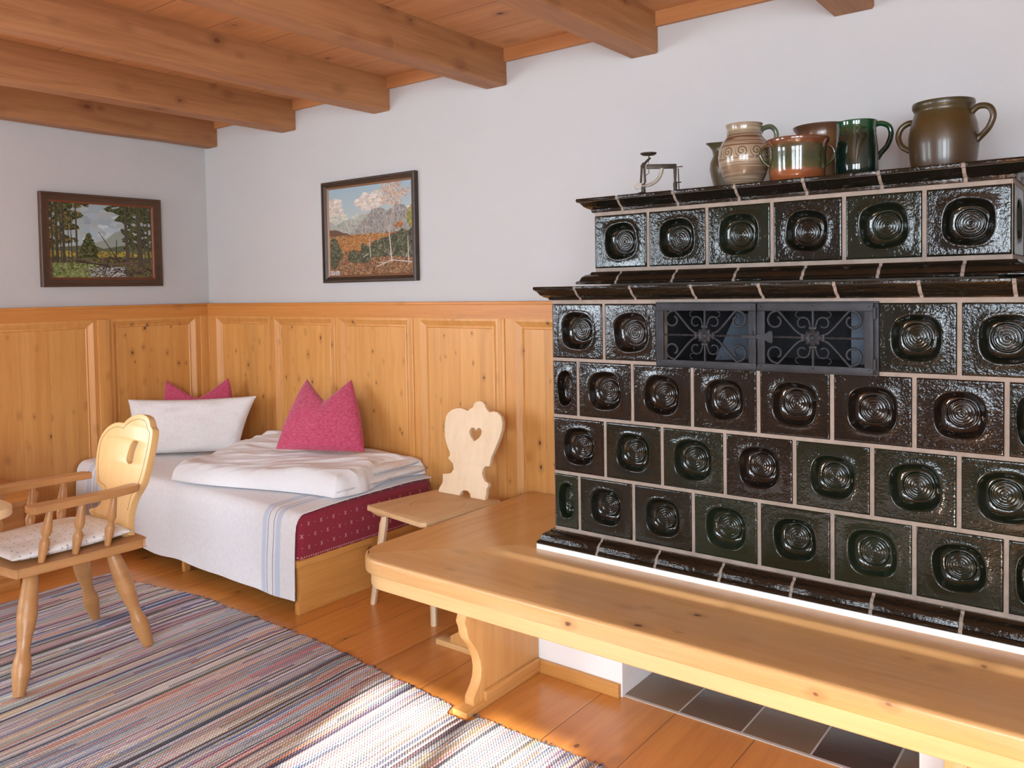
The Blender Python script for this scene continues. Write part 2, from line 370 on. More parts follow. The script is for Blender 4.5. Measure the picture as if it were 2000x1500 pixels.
N = NT('window_glass'); N.t.nodes.remove(N.b)
tr = N.n('ShaderNodeBsdfTransparent'); gl = N.n('ShaderNodeBsdfGlossy'); gl.inputs['Roughness'].default_value = 0.02
mx = N.n('ShaderNodeMixShader'); mx.inputs[0].default_value = 0.06
N.t.links.new(tr.outputs[0], mx.inputs[1]); N.t.links.new(gl.outputs[0], mx.inputs[2])
N.t.links.new(mx.outputs[0], N.t.nodes['Material Output'].inputs[0]); M_GLASS = N.m
M_WFRAME = plain('window_frame_paint', (0.75, 0.72, 0.66), 0.5)
for k, (ax, a, b) in enumerate(WINS):
    r = thing('window_%d' % (k + 1), None, None); r['kind'] = 'structure'
    def wb(bm, u0, u1, d0, d1, z0, z1):
        if ax == 'x': box(bm, u0, u1, RY - d1, RY - d0, z0, z1)
        elif ax == 'r': box(bm, RX + d0, RX + d1, u0, u1, z0, z1)  # right-wall window, unseen, added to lift the left wall's brightness
        else: box(bm, -d1, -d0, u0, u1, z0, z1)
    bm = bmesh.new()
    for u0, u1 in ((a, a + 0.05), (b - 0.05, b), ((a + b) / 2 - 0.045, (a + b) / 2 + 0.045)): wb(bm, u0, u1, 0.06, 0.12, WZ0, WZ1)
    for z0, z1 in ((WZ0, WZ0 + 0.05), (WZ1 - 0.05, WZ1), (1.74, 1.775)): wb(bm, a, b, 0.065, 0.115, z0, z1)
    obj('window_frame', bm, M_WFRAME, r)
    bm = bmesh.new(); wb(bm, a + 0.02, b - 0.02, 0.088, 0.092, WZ0 + 0.02, WZ1 - 0.02); obj('pane', bm, M_GLASS, r)

# wainscot: stiles, rails, sloped mouldings and boarded fields
def wainscot(name, along, a0, a1, fields, face, M_F, M_R):
    """along: 0 = x axis on the back wall, 1 = y axis on the left wall; face = distance from the wall"""
    def P(u, d, z): return (u, -d, z) if along == 0 else (d, u, z)
    def bx(bm, u0, u1, d0, d1, z0, z1, bev=0):
        if along == 0: box(bm, u0, u1, -d1, -d0, z0, z1, bev)
        else: box(bm, d0, d1, u0, u1, z0, z1, bev)
    root = thing(name, None, None); root['kind'] = 'structure'
    bm = bmesh.new(); bx(bm, a0, a1, 0.001, face - 0.018, 0.10, 1.26); obj('panel_field', bm, M_F, root)
    bm = bmesh.new()
    edges = [a0] + [q for f in fields for q in (f[0] - 0.05, f[1] + 0.05)] + [a1]
    for i in range(0, len(edges), 2):
        u0, u1 = edges[i], edges[i + 1]
        if u1 - u0 > 0.005:
            bx(bm, u0, u1, 0.001, face, 0.10, 1.262)
            if u1 - u0 > 0.04:
                c = (u0 + u1) / 2; hw = (u1 - u0) / 2
                bx(bm, c - hw * 0.62, c - hw * 0.10, face - 0.002, face + 0.006, 0.1, 1.263, 0.003) if along == 0 else bx(bm, c - 0.036, c + 0.036, face - 0.002, face + 0.012, 0.1, 1.265, 0.004)
    obj('stile', bm, M_STILE, root)
    # sloped moulding around each field
    bm = bmesh.new()
    for f0, f1 in fields:
        o0, o1, zt, zb = f0 - 0.05, f1 + 0.05, 1.262, 0.16
        prof = [(0.0, face + 0.001), (0.012, face + 0.003), (0.020, face - 0.002), (0.038, face - 0.015), (0.046, face - 0.012), (0.050, face - 0.018)]
        rings = []
        for s_, d in prof:
            rings.append([bm.verts.new(P(*q)) for q in ((o0 + s_, d, zb + s_), (o1 - s_, d, zb + s_), (o1 - s_, d, zt - s_), (o0 + s_, d, zt - s_))])
        for A, B in zip(rings, rings[1:]):
            for k in range(4): bm.faces.new((A[k], A[(k + 1) % 4], B[(k + 1) % 4], B[k]))
    obj('panel_moulding', bm, M_STILE, root, fix=True)
    bm = bmesh.new(); bx(bm, a0, a1, 0.001, face + 0.002, 1.262, 1.332); bx(bm, a0, a1, 0.001, face + 0.008, 1.330, 1.346, 0.003)
    bx(bm, a0, a1, 0.001, face + 0.001, 0.0, 0.16)
    obj('top_rail', bm, M_R, root)
    return root
FX = [(0.170, 0.650), (0.787, 1.237), (1.385, 1.843), (2.012, 2.440), (2.632, 3.10)]
wainscot('trim_1', 0, 0.001, 3.22, FX, 0.034, M_PANEL, M_RAILX)
FY = [(-0.631, -0.166), (-1.32, -0.825), (-2.02, -1.51), (-2.70, -2.21)]
wainscot('trim_2', 1, -2.75, -0.001, FY[::-1], 0.034, M_PANELY, M_RAILY)

# ceiling beams and the trim boards between them
BX = [(0.026, 0.150), (0.820, 0.957), (1.626, 1.752), (2.416, 2.542), (3.210, 3.338), (4.046, 4.187), (4.85, 4.98), (5.65, 5.78)]
BL = ['ceiling beam in the corner, tight against the left white wall', 'second ceiling beam from the left wall',
      'third ceiling beam from the left wall, above the right-hand landscape painting', 'fourth ceiling beam from the left wall, with small axe notches near its end',
      'fifth ceiling beam, ending above the letter scale, with two notches', 'sixth ceiling beam, showing only its end above the brown and green jugs',
      'ceiling beam over the far right end of the tiled stove', 'ceiling beam between the tiled stove and the right wall']
for k, (a, b) in enumerate(BX):
    bm = bmesh.new(); z0 = 2.366 + (0.006 if k > 2 else 0)
    nseg = 28; top = []; bot = []
    ring = []
    for i in range(nseg + 1):
        y = RY + 0.002 + (-0.002 - RY - 0.002) * i / nseg
        w1 = 0.004 * vnoise(i * 0.35, k * 3.1); w2 = 0.004 * vnoise(i * 0.4, k * 3.1 + 9); c = 0.006
        ring.append([bm.verts.new(p) for p in ((a + w1, y, RZ), (a + w1, y, z0 + c), (a + w1 + c, y, z0 + w2), (b + w2 - c, y, z0 + w2), (b + w2, y, z0 + c), (b + w2, y, RZ))])
    for A, B in zip(ring, ring[1:]):
        for j in range(5): bm.faces.new((A[j], A[j + 1], B[j + 1], B[j]))
        bm.faces.new((A[5], A[0], B[0], B[5]))
    bm.faces.new(ring[0]); bm.faces.new(ring[-1][::-1])
    o = obj('ceiling_beam', bm, M_BEAM, smooth=20)
    tag(o, BL[k], 'beam', 'heavy ceiling beams')
bm = bmesh.new()
for (a, b), (c, d) in zip(BX, BX[1:]): box(bm, b - 0.004, c + 0.004, -0.022, -0.001, 2.480, RZ, 0)
box(bm, BX[-1][1], RX, -0.022, -0.001, 2.48, RZ)
tag(obj('trim_3', bm, M_TRIM), kind='structure')

# ------------------------------------------------------------------ tiled stove
LX0, LX1, LY = 3.2407, 4.7807, -0.6657          # lower body
UX0, UX1, UY = 3.3520, 4.6720, -0.5450          # upper body
Z0, HH, WW = 1.3510, 0.20586, 0.22
ZB = 0.4518
stove = thing('tiled_stove', 'dark green-black glazed tiled stove with cup-shaped tiles and light joints', 'stove', (4.0, -0.33, 0))

def kachel(bm, tl, o, ux, uz, nn, w, h, tone, rng):
    """one cup tile: o = centre on the face plane, ux/uz in-plane unit vectors, nn outward normal"""
    o, ux, uz, nn = map(Vector, (o, ux, uz, nn)); a, b = w / 2, h / 2
    ns = 12; per = []
    for s in range(4):
        for k in range(ns):
            t = -1 + 2 * k / ns
            per.append({0: (t, -1), 1: (1, t), 2: (-t, 1), 3: (-1, -t)}[s])
    kx = min(1.0, w / 0.2)
    R = 0.0635 * rng.uniform(0.96, 1.04); dx, dz = rng.uniform(-.003, .003), rng.uniform(-.003, .003)
    rot = rng.uniform(-.12, .12); deep = rng.uniform(0.92, 1.08)
    rings = [('b', 0.0, -0.006), ('b', 0.0012, -0.0015), ('b', 0.004, 0.0), ('b', 0.0075, 0.0), ('m', 0.5, 0.0), ('s', 1.10, 0.0), ('s', 1.045, 0.0012), ('s', 1.0, 0.0), ('s', 0.955, -0.006), ('s', 0.90, -0.015), ('s', 0.83, -0.0235), ('s', 0.76, -0.029),
             ('c', 0.66, -0.033), ('c', 0.61, -0.0325), ('c', 0.575, -0.0265), ('c', 0.545, -0.0255), ('c', 0.515, -0.0275), ('c', 0.47, -0.0310), ('c', 0.42, -0.0275), ('c', 0.39, -0.0272), ('c', 0.34, -0.0300), ('c', 0.29, -0.0265), ('c', 0.26, -0.0262), ('c', 0.21, -0.0288), ('c', 0.165, -0.0255), ('c', 0.14, -0.0252), ('c', 0.10, -0.0272), ('c', 0.05, -0.0245)]
    rows = []
    for kind, q, d in rings:
        row = []
        for (px, pz) in per:
            th = math.atan2(pz * b, px * a)
            if kind == 'b': x, z = px * (a - q), pz * (b - q)   # edge
            else:
                c, s = math.cos(th + rot), math.sin(th + rot)
                rs = R / (abs(c) ** 2.75 + abs(s) ** 2.75) ** (1 / 2.75)
                if kind == 'c':
                    t = (q / 0.66) ; rr = R * q * (1 + 0.10 * (rs / R - 1) * t); cx, cz = dx * 1.6, dz * 1.6
                elif kind == 's': rr = rs * q; cx, cz = dx * 0.5, dz * 0.5
                else:
                    rs2 = rs * 1.10; bx_, bz_ = px * (a - .004), pz * (b - .004)
                    x, z = (bx_ + rs2 * math.cos(th) * kx) / 2, (bz_ + rs2 * math.sin(th)) / 2
                    row.append(bm.verts.new(o + ux * x + uz * z + nn * d)); continue
                x, z = rr * math.cos(th) * kx + cx * kx, rr * math.sin(th) + cz
            dd = d * deep if kind != 'b' else d
            row.append(bm.verts.new(o + ux * x + uz * z + nn * dd))
        rows.append(row)
    cen = bm.verts.new(o + ux * dx * 1.6 + uz * dz * 1.6 + nn * (-0.022)); n = len(per)
    fs = []
    for ri, (A, B) in enumerate(zip(rows, rows[1:])):
        for k in range(n):
            f = bm.faces.new((A[k], A[(k + 1) % n], B[(k + 1) % n], B[k])); f.material_index = 1 if ri >= 6 else 0; fs.append(f)
    for k in range(n): f = bm.faces.new((rows[-1][k], rows[-1][(k + 1) % n], cen)); f.material_index = 1; fs.append(f)
    for f in fs: f[tl] = tone; f.smooth = True

def face_tiles(bm, tl, rng, rows, x0, x1, y, tones):
    g = 0.0052
    for z1, z0, cuts in rows:
        for a, b in zip(cuts, cuts[1:]):
            if b - a < 0.05: continue
            tn = rng.choice(tones)
            kachel(bm, tl, ((a + b) / 2, y, (z0 + z1) / 2), (1, 0, 0), (0, 0, 1), (0, -1, 0), b - a - 2 * g, z1 - z0 - 2 * g, tn, rng)
def side_tiles(bm, tl, rng, rows, x, ya, yb, sgn):
    g = 0.0045
    for z1, z0, off in rows:
        ys = [ya]; t = ya + off
        while t < yb - 0.06: ys.append(t); t += WW
        ys.append(yb)
        for a, b in zip(ys, ys[1:]):
            kachel(bm, tl, (x, (a + b) / 2, (z0 + z1) / 2), (0, sgn, 0), (0, 0, 1), (sgn, 0, 0), b - a - 2 * g, z1 - z0 - 2 * g, rng.choice((0, .3, .6, .9)), rng)
rng = random.Random(5)
full = [LX0 + WW * k for k in range(8)]; half = [LX0] + [LX0 + WW * (k + .5) for k in range(7)] + [LX1]
def bm_tone():
    b = bmesh.new(); return b, b.faces.layers.float.new('tone')
bm, tl = bm_tone()
face_tiles(bm, tl, rng, [(Z0, Z0 - HH, [LX0, LX0 + WW, 3.6735])], 0, 0, LY, (0.0, 0.1))
face_tiles(bm, tl, rng, [(Z0, Z0 - HH, [4.352, LX0 + 6 * WW, LX1])], 0, 0, LY, (0.5, 0.6))
face_tiles(bm, tl, rng, [(Z0 - HH, Z0 - 2 * HH, half)], 0, 0, LY, (0, 0.1, 0.5))
face_tiles(bm, tl, rng, [(Z0 - 2 * HH, Z0 - 3 * HH, full)], 0, 0, LY, (0.1, 0.6, 0.8))
face_tiles(bm, tl, rng, [(Z0 - 3 * HH, Z0 - 4 * HH, half)], 0, 0, LY, (0.5, 0.8, 1.0))
for sgn, x in ((-1, LX0), (1, LX1)):
    side_tiles(bm, tl, rng, [(Z0 - k * HH, Z0 - (k + 1) * HH, WW if k % 2 == 0 else WW / 2) for k in range(4)], x, LY, -0.04, sgn)
obj('lower_tile_body', bm, M_GLAZE, stove, smooth=0)
bm, tl = bm_tone()
face_tiles(bm, tl, rng, [(1.668, 1.4667, [UX0 + WW * k for k in range(7)])], 0, 0, UY, (0.1, 0.4, 0.6, 0.8))
for sgn, x in ((-1, UX0), (1, UX1)): side_tiles(bm, tl, rng, [(1.668, 1.4667, WW)], x, UY, -0.01, sgn)
obj('upper_tile_body', bm, M_GLAZE, stove, smooth=0)
# grout core with the warming niche left open
g = 0.0035; gi = g + 0.036
bm = bmesh.new()
def core_shell(x0, x1, y, z0, z1, hole=None):
    """a wall of joint mortar only between the tiles: thin slab behind the cups plus joint strips"""
    box(bm, x0 + 0.04, x1 - 0.04, y + 0.040, -0.005, z0, z1) if hole is None else None
# strips of mortar in the joints (front)
def strip_h(z, x0, x1, y): box(bm, x0 + g + (.0007 if x0 in (LX0, UX0) else 0), x1 - g - (.0007 if x1 in (LX1, UX1) else 0), y + g, y + 0.042, z - 0.009, z + 0.009)
def strip_v(x, z0, z1, y): box(bm, x - 0.009, x + 0.009, y + g + 0.0006, y + 0.0415, z0 + 0.008, z1 - 0.008)
for k in range(5):
    z = Z0 - k * HH
    if k == 0: strip_h(z, LX0, 3.675, LY); strip_h(z, 4.35, LX1, LY); strip_h(z + 0.002, 3.66, 4.36, LY + 0.001)
    elif k == 1: strip_h(z, LX0, 3.675, LY); strip_h(z, 4.35, LX1, LY); strip_h(z - 0.004, 3.66, 4.36, LY)
    else: strip_h(z, LX0, LX1, LY)
for x in (LX0 + WW, LX0 + 6 * WW): strip_v(x, Z0 - HH, Z0, LY)
strip_v(3.676, Z0 - HH, Z0, LY); strip_v(4.350, Z0 - HH, Z0, LY)
for k in (1, 3):
    for x in half[1:-1]: strip_v(x, Z0 - (k + 1) * HH, Z0 - k * HH, LY)
for x in full[1:-1]: strip_v(x, Z0 - 3 * HH, Z0 - 2 * HH, LY)
for z in (1.668, 1.4667): strip_h(z, UX0, UX1, UY)
for k in range(1, 6): strip_v(UX0 + WW * k, 1.4667, 1.668, UY)
# corner posts and the sides
for x, s in ((LX0, 1), (LX1, -1)):
    xa, xb = sorted((x + s * g, x + s * 0.042))
    for k in range(5): box(bm, xa, xb - 0.0006 if s > 0 else xb, LY + g + 0.0009, -0.0025, Z0 - k * HH - 0.0084, Z0 - k * HH + 0.0084)
    xa2, xb2 = sorted((x + s * g, x + s * 0.008)); box(bm, xa2 + (.0003 if s > 0 else 0), xb2 - (.0003 if s < 0 else 0), LY + g + 0.0004, LY + 0.008, Z0 - 4 * HH, Z0)
    for k in range(4):
        t = LY + (WW if k % 2 == 0 else WW / 2)
        while t < -0.1: box(bm, xa + 0.0005, xb - 0.0005, t - .009, t + .009, Z0 - (k + 1) * HH + .007, Z0 - k * HH - .007); t += WW
for x, s in ((UX0, 1), (UX1, -1)):
    xa, xb = sorted((x + s * g, x + s * 0.042))
    for z in (1.668, 1.4667): box(bm, xa, xb, UY + g + 0.0009, -0.0025, z - .0084, z + .0084)
    xa2, xb2 = sorted((x + s * g, x + s * 0.008)); box(bm, xa2 + (.0003 if s > 0 else 0), xb2 - (.0003 if s < 0 else 0), UY + g + 0.0004, UY + 0.008, 1.4667, 1.668)
    for t in (UY + WW, UY + 2 * WW): box(bm, xa + 0.0005, xb - 0.0005, t - .009, t + .009, 1.474, 1.660)
# inner masonry behind the cups
box(bm, LX0 + 0.042, LX1 - 0.042, LY + 0.042, -0.002, Z0 - 4 * HH - 0.05, Z0 - HH - 0.006)
box(bm, LX0 + 0.042, 3.668, LY + 0.042, -0.002, Z0 - HH - 0.006, 1.406); box(bm, 4.358, LX1 - 0.042, LY + 0.042, -0.002, Z0 - HH - 0.006, 1.406)
box(bm, 3.668, 4.358, -0.30, -0.002, Z0 - HH - 0.006, 1.406); box(bm, 3.668, 4.358, LY + 0.042, -0.30, 1.352, 1.406)
box(bm, UX0 + 0.042, UX1 - 0.042, UY + 0.042, -0.002, 1.40, 1.72)
obj('joint_mortar', bm, M_GROUT, stove, smooth=0)

def sweep_mould(x0, x1, y, prof, joints, gap, name):
    """profile (d, z) swept round three sides; glazed pieces over a slightly smaller mortar bead"""
    def piece(bm, path, dd):
        rings = []
        for fn in path: rings.append([bm.verts.new((*fn(max(d - dd, -0.003)), z - (dd * .5 if i > len(prof) // 2 else 0))) for i, (d, z) in enumerate(prof)])
        for A, B in zip(rings, rings[1:]):
            n = len(A)
            for k in range(n): bm.faces.new((A[k], A[(k + 1) % n], B[(k + 1) % n], B[k]))
        bm.faces.new(rings[0][::-1]); bm.faces.new(rings[-1])
    cl = lambda d: (x0 - d, y - d); cr = lambda d: (x1 + d, y - d)
    bm = bmesh.new(); rg = random.Random(len(joints))
    h = gap / 2
    js = joints
    piece(bm, [lambda d: (x0 - d, y + 0.10), cl, lambda d, a=js[0] - h: (a, y - d)], 0)
    for a, b in zip(js, js[1:]): piece(bm, [lambda d, a=a + h: (a, y - d), lambda d, b=b - h: (b, y - d)], 0)
    piece(bm, [lambda d, a=js[-1] + h: (a, y - d), cr, lambda d: (x1 + d, y + 0.10)], 0)
    ys = [y + 0.10]; 
    while ys[-1] + WW < -0.05: ys.append(ys[-1] + WW)
    ys.append(-0.003)
    for a, b in zip(ys, ys[1:]):
        piece(bm, [lambda d, a=a + h * 2: (x0 - d, a), lambda d, b=b: (x0 - d, b)], 0)
        piece(bm, [lambda d, a=a + h * 2: (x1 + d, a), lambda d, b=b: (x1 + d, b)], 0)
    bmesh.ops.recalc_face_normals(bm, faces=bm.faces)
    es = [e for e in bm.edges if len(e.link_faces) == 2 and e.calc_face_angle(0) > 1.2]
    bmesh.ops.bevel(bm, geom=es, offset=0.0022, segments=2, profile=0.5, affect='EDGES')
    o = obj(name, bm, M_MOULD, stove, smooth=40)
    bm = bmesh.new()
    piece(bm, [lambda d: (x0 - d, -0.004), cl, cr, lambda d: (x1 + d, -0.004)], 0.0032)
    obj(name + '_joint', bm, M_GROUT, o, smooth=0)
    return o
sweep_mould(LX0, LX1, LY, [(0.0, 1.3595), (0.005, 1.3595), (0.008, 1.366), (0.018, 1.370), (0.030, 1.379), (0.038, 1.391), (0.046, 1.397), (0.048, 1.403), (0.046, 1.408), (0.0, 1.408)],
            [3.370 + WW * k for k in range(7)][:7], 0.009, 'lower_cornice')
sweep_mould(UX0, UX1, UY, [(0.0, 1.675), (0.005, 1.675), (0.007, 1.686), (0.016, 1.690), (0.028, 1.698), (0.037, 1.710), (0.046, 1.714), (0.048, 1.720), (0.046, 1.725), (0.0, 1.725)],
            [3.474 + 0.2165 * k for k in range(6)], 0.009, 'upper_cornice')
sweep_mould(UX0, UX1, UY, [(0.0, 1.415), (0.050, 1.415), (0.051, 1.420), (0.047, 1.425), (0.040, 1.428), (0.036, 1.438), (0.026, 1.447), (0.012, 1.452), (0.008, 1.459), (0.0, 1.460)],
            [3.468 + 0.2175 * k for k in range(6)], 0.009, 'upper_base_moulding')
sweep_mould(LX0, LX1, LY, [(0.0, 0.471), (0.046, 0.471), (0.048, 0.476), (0.045, 0.481), (0.039, 0.484), (0.036, 0.498), (0.026, 0.509), (0.012, 0.514), (0.008, 0.521), (0.0, 0.5215)],
            [3.449 + 0.2245 * k for k in range(6)], 0.009, 'base_moulding')
# cover slabs on the two ledges
boxo('cover_slab', (LX0 - 0.03, LX1 + 0.03, LY - 0.03, -0.003, 1.398, 1.4065), M_MOULD, stove)
boxo('top_slab', (UX0 - 0.03, UX1 + 0.03, UY - 0.03, -0.003, 1.712, 1.7235), M_MOULD, stove)
# whitewashed plinth with the wood-store opening
PX0, PX1, PY = 3.1932, 4.8285, -0.7117
bm = bmesh.new()
box(bm, PX0, 3.547, PY, -0.003, 0, 0.4695); box(bm, 4.474, PX1, PY, -0.003, 0, 0.4695); box(bm, 3.547, 4.474, PY, -0.003, 0.30, 0.4695); box(bm, 3.547, 4.474, -0.12, -0.003, 0, 0.30)
for c, s in ((3.547, 1), (4.474, -1)):      # rounded upper corners of the opening
    n = 8; r = 0.10
    pts = [(c, 0.30)] + [(c + s * (r - r * math.cos(t)), 0.30 - r + r * math.sin(t)) for t in [PI / 2 * k / n for k in range(n + 1)]]
    A = [bm.verts.new((x, PY, z)) for x, z in pts]; B = [bm.verts.new((x, -0.12, z)) for x, z in pts]
    bm.faces.new(A); bm.faces.new(B[::-1])
    for k in range(len(pts)): bm.faces.new((A[k], A[(k + 1) % len(pts)], B[(k + 1) % len(pts)], B[k]))
obj('plinth', bm, M_PLASTER2, stove, smooth=30)
boxo('plinth_skirting', (3.19, 3.542, PY - 0.018, PY - 0.0005, 0.0, 0.047), M_BEDX, stove, 0.003)

# iron grille doors over the warming niche
gr = bpy.data.objects.new('niche_frame', None)
bm = bmesh.new()
X0, X1, ZA, ZT = 3.665, 4.3605, 1.1375, 1.350; yf = LY - 0.004
for d in ((X0, X0 + 0.008, ZA + .006, ZT - .006), (X1 - 0.016, X1, ZA + .006, ZT - .006), (X0, X1, ZA, ZA + 0.006), (X0, X1, ZT - 0.006, ZT)):
    box(bm, d[0], d[1], yf, LY + 0.05, d[2], d[3], 0.0015)
nf = obj('niche_frame', bm, M_IRON, stove)
bm = bmesh.new()   # sheet-iron lining of the niche
box(bm, X0 + .004, X1 - .004, LY + .006, -0.302, ZA + .002, ZA + .012); box(bm, X0 + .004, X1 - .004, LY + .006, -0.302, ZT - .010, ZT)
box(bm, X0 + .004, X0 + .012, LY + .006, -0.302, ZA + .012, ZT - .01); box(bm, X1 - .012, X1 - .004, LY + .006, -0.302, ZA + .012, ZT - .01); box(bm, X0 + .004, X1 - .004, -0.31, -0.302, ZA, ZT)
obj('niche_lining', bm, M_DARK, stove)
bm = bmesh.new()
vs = [bm.verts.new(p) for p in ((3.80, -0.50, 1.15), (3.90, -0.42, 1.15), (3.93, -0.40, 1.30), (3.86, -0.46, 1.31), (3.80, -0.505, 1.15), (3.90, -0.425, 1.15), (3.93, -0.405, 1.30), (3.86, -0.465, 1.31))]
bm.faces.new(vs[:4]); bm.faces.new(vs[4:][::-1])
for k in range(4): bm.faces.new((vs[k], vs[(k + 1) % 4], vs[4 + (k + 1) % 4], vs[4 + k]))
obj('damper_plate', bm, M_STEEL, stove)
boxo('damper_plate', (4.23, 4.33, -0.46, -0.45, 1.15, 1.33), M_STEEL, stove)
def spiral(cx, cz, r0, r1, a0, a1, n=16):
    return [(cx + (r0 + (r1 - r0) * k / n) * math.cos(a0 + (a1 - a0) * k / n), cz + (r0 + (r1 - r0) * k / n) * math.sin(a0 + (a1 - a0) * k / n)) for k in range(n + 1)]
def grille_door(xa, xb, latch):
    z0, z1 = ZA + 0.004, ZT - 0.004; y0 = LY - 0.012
    bm = bmesh.new(); fw = 0.024
    for d in ((xa, xb, z1 - fw, z1), (xa, xb, z0, z0 + fw * .85), (xa, xa + fw, z0 + fw * .85, z1 - fw), (xb - fw, xb, z0 + fw * .85, z1 - fw)): box(bm, d[0], d[1], y0, y0 + 0.007, d[2], d[3], 0.0015)
    for px, pz in ((xa + .012, z1 - .012), (xb - .012, z1 - .012), (xa + .012, z0 + .012), (xb - .012, z0 + .012), ((xa + xb) / 2, z0 + .011), ((xa + xb) / 2, z1 - .011)):
        lathe(bm, [(0.0, 0.003), (0.0025, 0.0015), (0.003, 0)], (px, y0, pz), 8)
    for v in bm.verts: pass
    dr = obj('grille_door', bm, M_IRON, stove)
    bm = bmesh.new(); cx, cz = (xa + xb) / 2, (z0 + z1) / 2; yy = y0 + 0.004; hw, hz = (xb - xa) / 2 - fw, (z1 - z0) / 2 - fw * .9
    def T(pts, r): tube(bm, [(x, yy, z) for x, z in pts], r, 6, up=(0, 1, 0))
    for sx in (-1, 1):
        for sz in (-1, 1):
            r = hz * 0.36
            sp = spiral(hw - r - 0.004, hz - r - .002, r, r * 0.42, PI * 0.60, -PI * 1.35, 22)
            pts = [(0.022, 0.006), (0.040, 0.012), (0.060, 0.030)] + sp
            pts = [(p.x, p.y) for p in catmull([(a, b, 0) for a, b in pts], 3)]
            T([(cx + sx * a, cz + sz * b) for a, b in pts], 0.0040)
            r = hz * 0.24
            sp = spiral(0.030, 0.042, r, r * 0.55, PI * 0.85, -PI * 0.75, 16)
            T([(cx + sx * a, cz + sz * b) for a, b in [(0.006, 0.028)] + sp], 0.0029)
            sp = spiral(0.043, hz - 0.012, 0.010, 0.007, -PI * 0.6, PI * 0.5, 8)
            T([(cx + sx * a, cz + sz * b) for a, b in sp], 0.0016)
    T([(cx, cz - hz - .004), (cx, cz + hz + .004)], 0.0042)
    tw = [(xa + fw - .004 + (xb - xa - 2 * fw + .008) * k / 40, cz) for k in range(41)]
    tube(bm, [(x, yy, z) for x, z in tw], [0.0034 + 0.0010 * math.sin(k * 1.9) for k in range(41)], 6)
    for dx_, dz_, w_, h_ in ((-0.030, 0, 0.004, 0.011), (0.030, 0, 0.004, 0.011), (0, 0.028, 0.011, 0.004), (0, -0.028, 0.011, 0.004)):
        box(bm, cx + dx_ - w_, cx + dx_ + w_, yy - 0.006, yy + 0.005, cz + dz_ - h_, cz + dz_ + h_, 0.001)
    obj('scrollwork', bm, M_IRON, dr)
    bm = bmesh.new()          # rosette
    n = 32; c0 = bm.verts.new((cx, yy - 0.014, cz)); prev = None
    for j, (rr, dd) in enumerate(((0.006, 0.012), (0.009, 0.009), (0.016, 0.012), (0.024, 0.007), (0.023, -0.002))):
        row = [bm.verts.new((cx + rr * (1 + (0.12 if j > 1 else 0) * math.cos(8 * 2 * PI * k / n)) * math.cos(2 * PI * k / n), yy - dd, cz + rr * (1 + (0.12 if j > 1 else 0) * math.cos(8 * 2 * PI * k / n)) * math.sin(2 * PI * k / n))) for k in range(n)]
        for k in range(n):
            if prev is None: bm.faces.new((c0, row[k], row[(k + 1) % n]))
            else: bm.faces.new((prev[k], row[k], row[(k + 1) % n], prev[(k + 1) % n]))
        prev = row
    obj('rosette', bm, M_IRON, dr, smooth=50)
    if latch:
        bm = bmesh.new()
        box(bm, xb - 0.042, xb + 0.004, y0 - 0.012, y0, cz - 0.007, cz + 0.005, 0.002)
        tube(bm, [(xb - 0.006, y0 - 0.008, cz + 0.004), (xb - 0.006, y0 - 0.010, cz + 0.018)], 0.0018, 6)
        L = [(0.0, 0.006), (0.025, 0.008), (0.042, 0.018), (0.050, 0.017), (0.052, 0.0), (0.050, -0.017), (0.042, -0.018), (0.025, -0.008), (0.0, -0.006)]
        A = [bm.verts.new((xb + 0.004 + a, y0 - 0.010, cz + b)) for a, b in L]; B = [bm.verts.new((xb + 0.004 + a, y0 - 0.003, cz + b)) for a, b in L]
        bm.faces.new(A); bm.faces.new(B[::-1])
        for k in range(len(L)): bm.faces.new((A[k], A[(k + 1) % len(L)], B[(k + 1) % len(L)], B[k]))
        obj('latch', bm, M_IRON, dr)
    else:
        for z in (z1 - 0.03, z0 + 0.03):
            bm = bmesh.new(); tube(bm, [(xb + 0.004, y0 - .002, z - 0.016), (xb + 0.004, y0 - .002, z + 0.016)], 0.005, 8)
            obj('hinge', bm, M_IRON, dr)
grille_door(3.6735, 4.0095, True); grille_door(4.0135, 4.3480, False)

# hearth tiles in the floor in front of and inside the opening
def hearth():
    N = NT('hearth_tile_brown'); at = N.n('ShaderNodeAttribute', attribute_name='tone').outputs['Fac']; P = N.obj()
    c = N.ramp(at, [(0, (0.045, 0.022, 0.020)), (1, (0.20, 0.125, 0.075))])
    c = N.mix(N.math('GREATER_THAN', N.noise(P, 260, 1), 0.80), c, (0.25, 0.2, 0.16, 1))
    N.bump(N.noise(P, 60, 3), 0.15, 0.001)
    return N.done(c, 0.24, coat=0.3)
M_HEARTH = hearth()
bm, tl = bm_tone(); rg = random.Random(3)
tones = {0: .9, 1: .55, 2: .8, 3: .1, 4: .9}
for i in range(-1, 6):
    for j in range(3):
        a = 3.535 + 0.2135 * i; b0 = PY + 0.016 + 0.222 * j
        if a > 4.6 or a < 3.3: continue
        if j == 0 and i < 0: continue
        n0 = len(bm.faces); bm.faces.ensure_lookup_table()
        box(bm, a + 0.003, a + 0.2105, b0 + 0.003, b0 + 0.219, 0.0005, 0.004, 0.001)
        bm.faces.ensure_lookup_table()
        for f in bm.faces[n0:]: f[tl] = tones.get(i, .5) if j == 0 else rg.random()
tl2 = obj('hearth_tiles', bm, M_HEARTH); tag(tl2, kind='structure'); tl2.name = 'floor_hearth_tiles'
bm = bmesh.new(); box(bm, 3.548, 4.474, PY + 0.008, -0.122, 0.0002, 0.003); 
tag(obj('floor_hearth_grout', bm, plain('pale_floor_grout', (0.55, 0.50, 0.46), 0.9)), kind='structure')

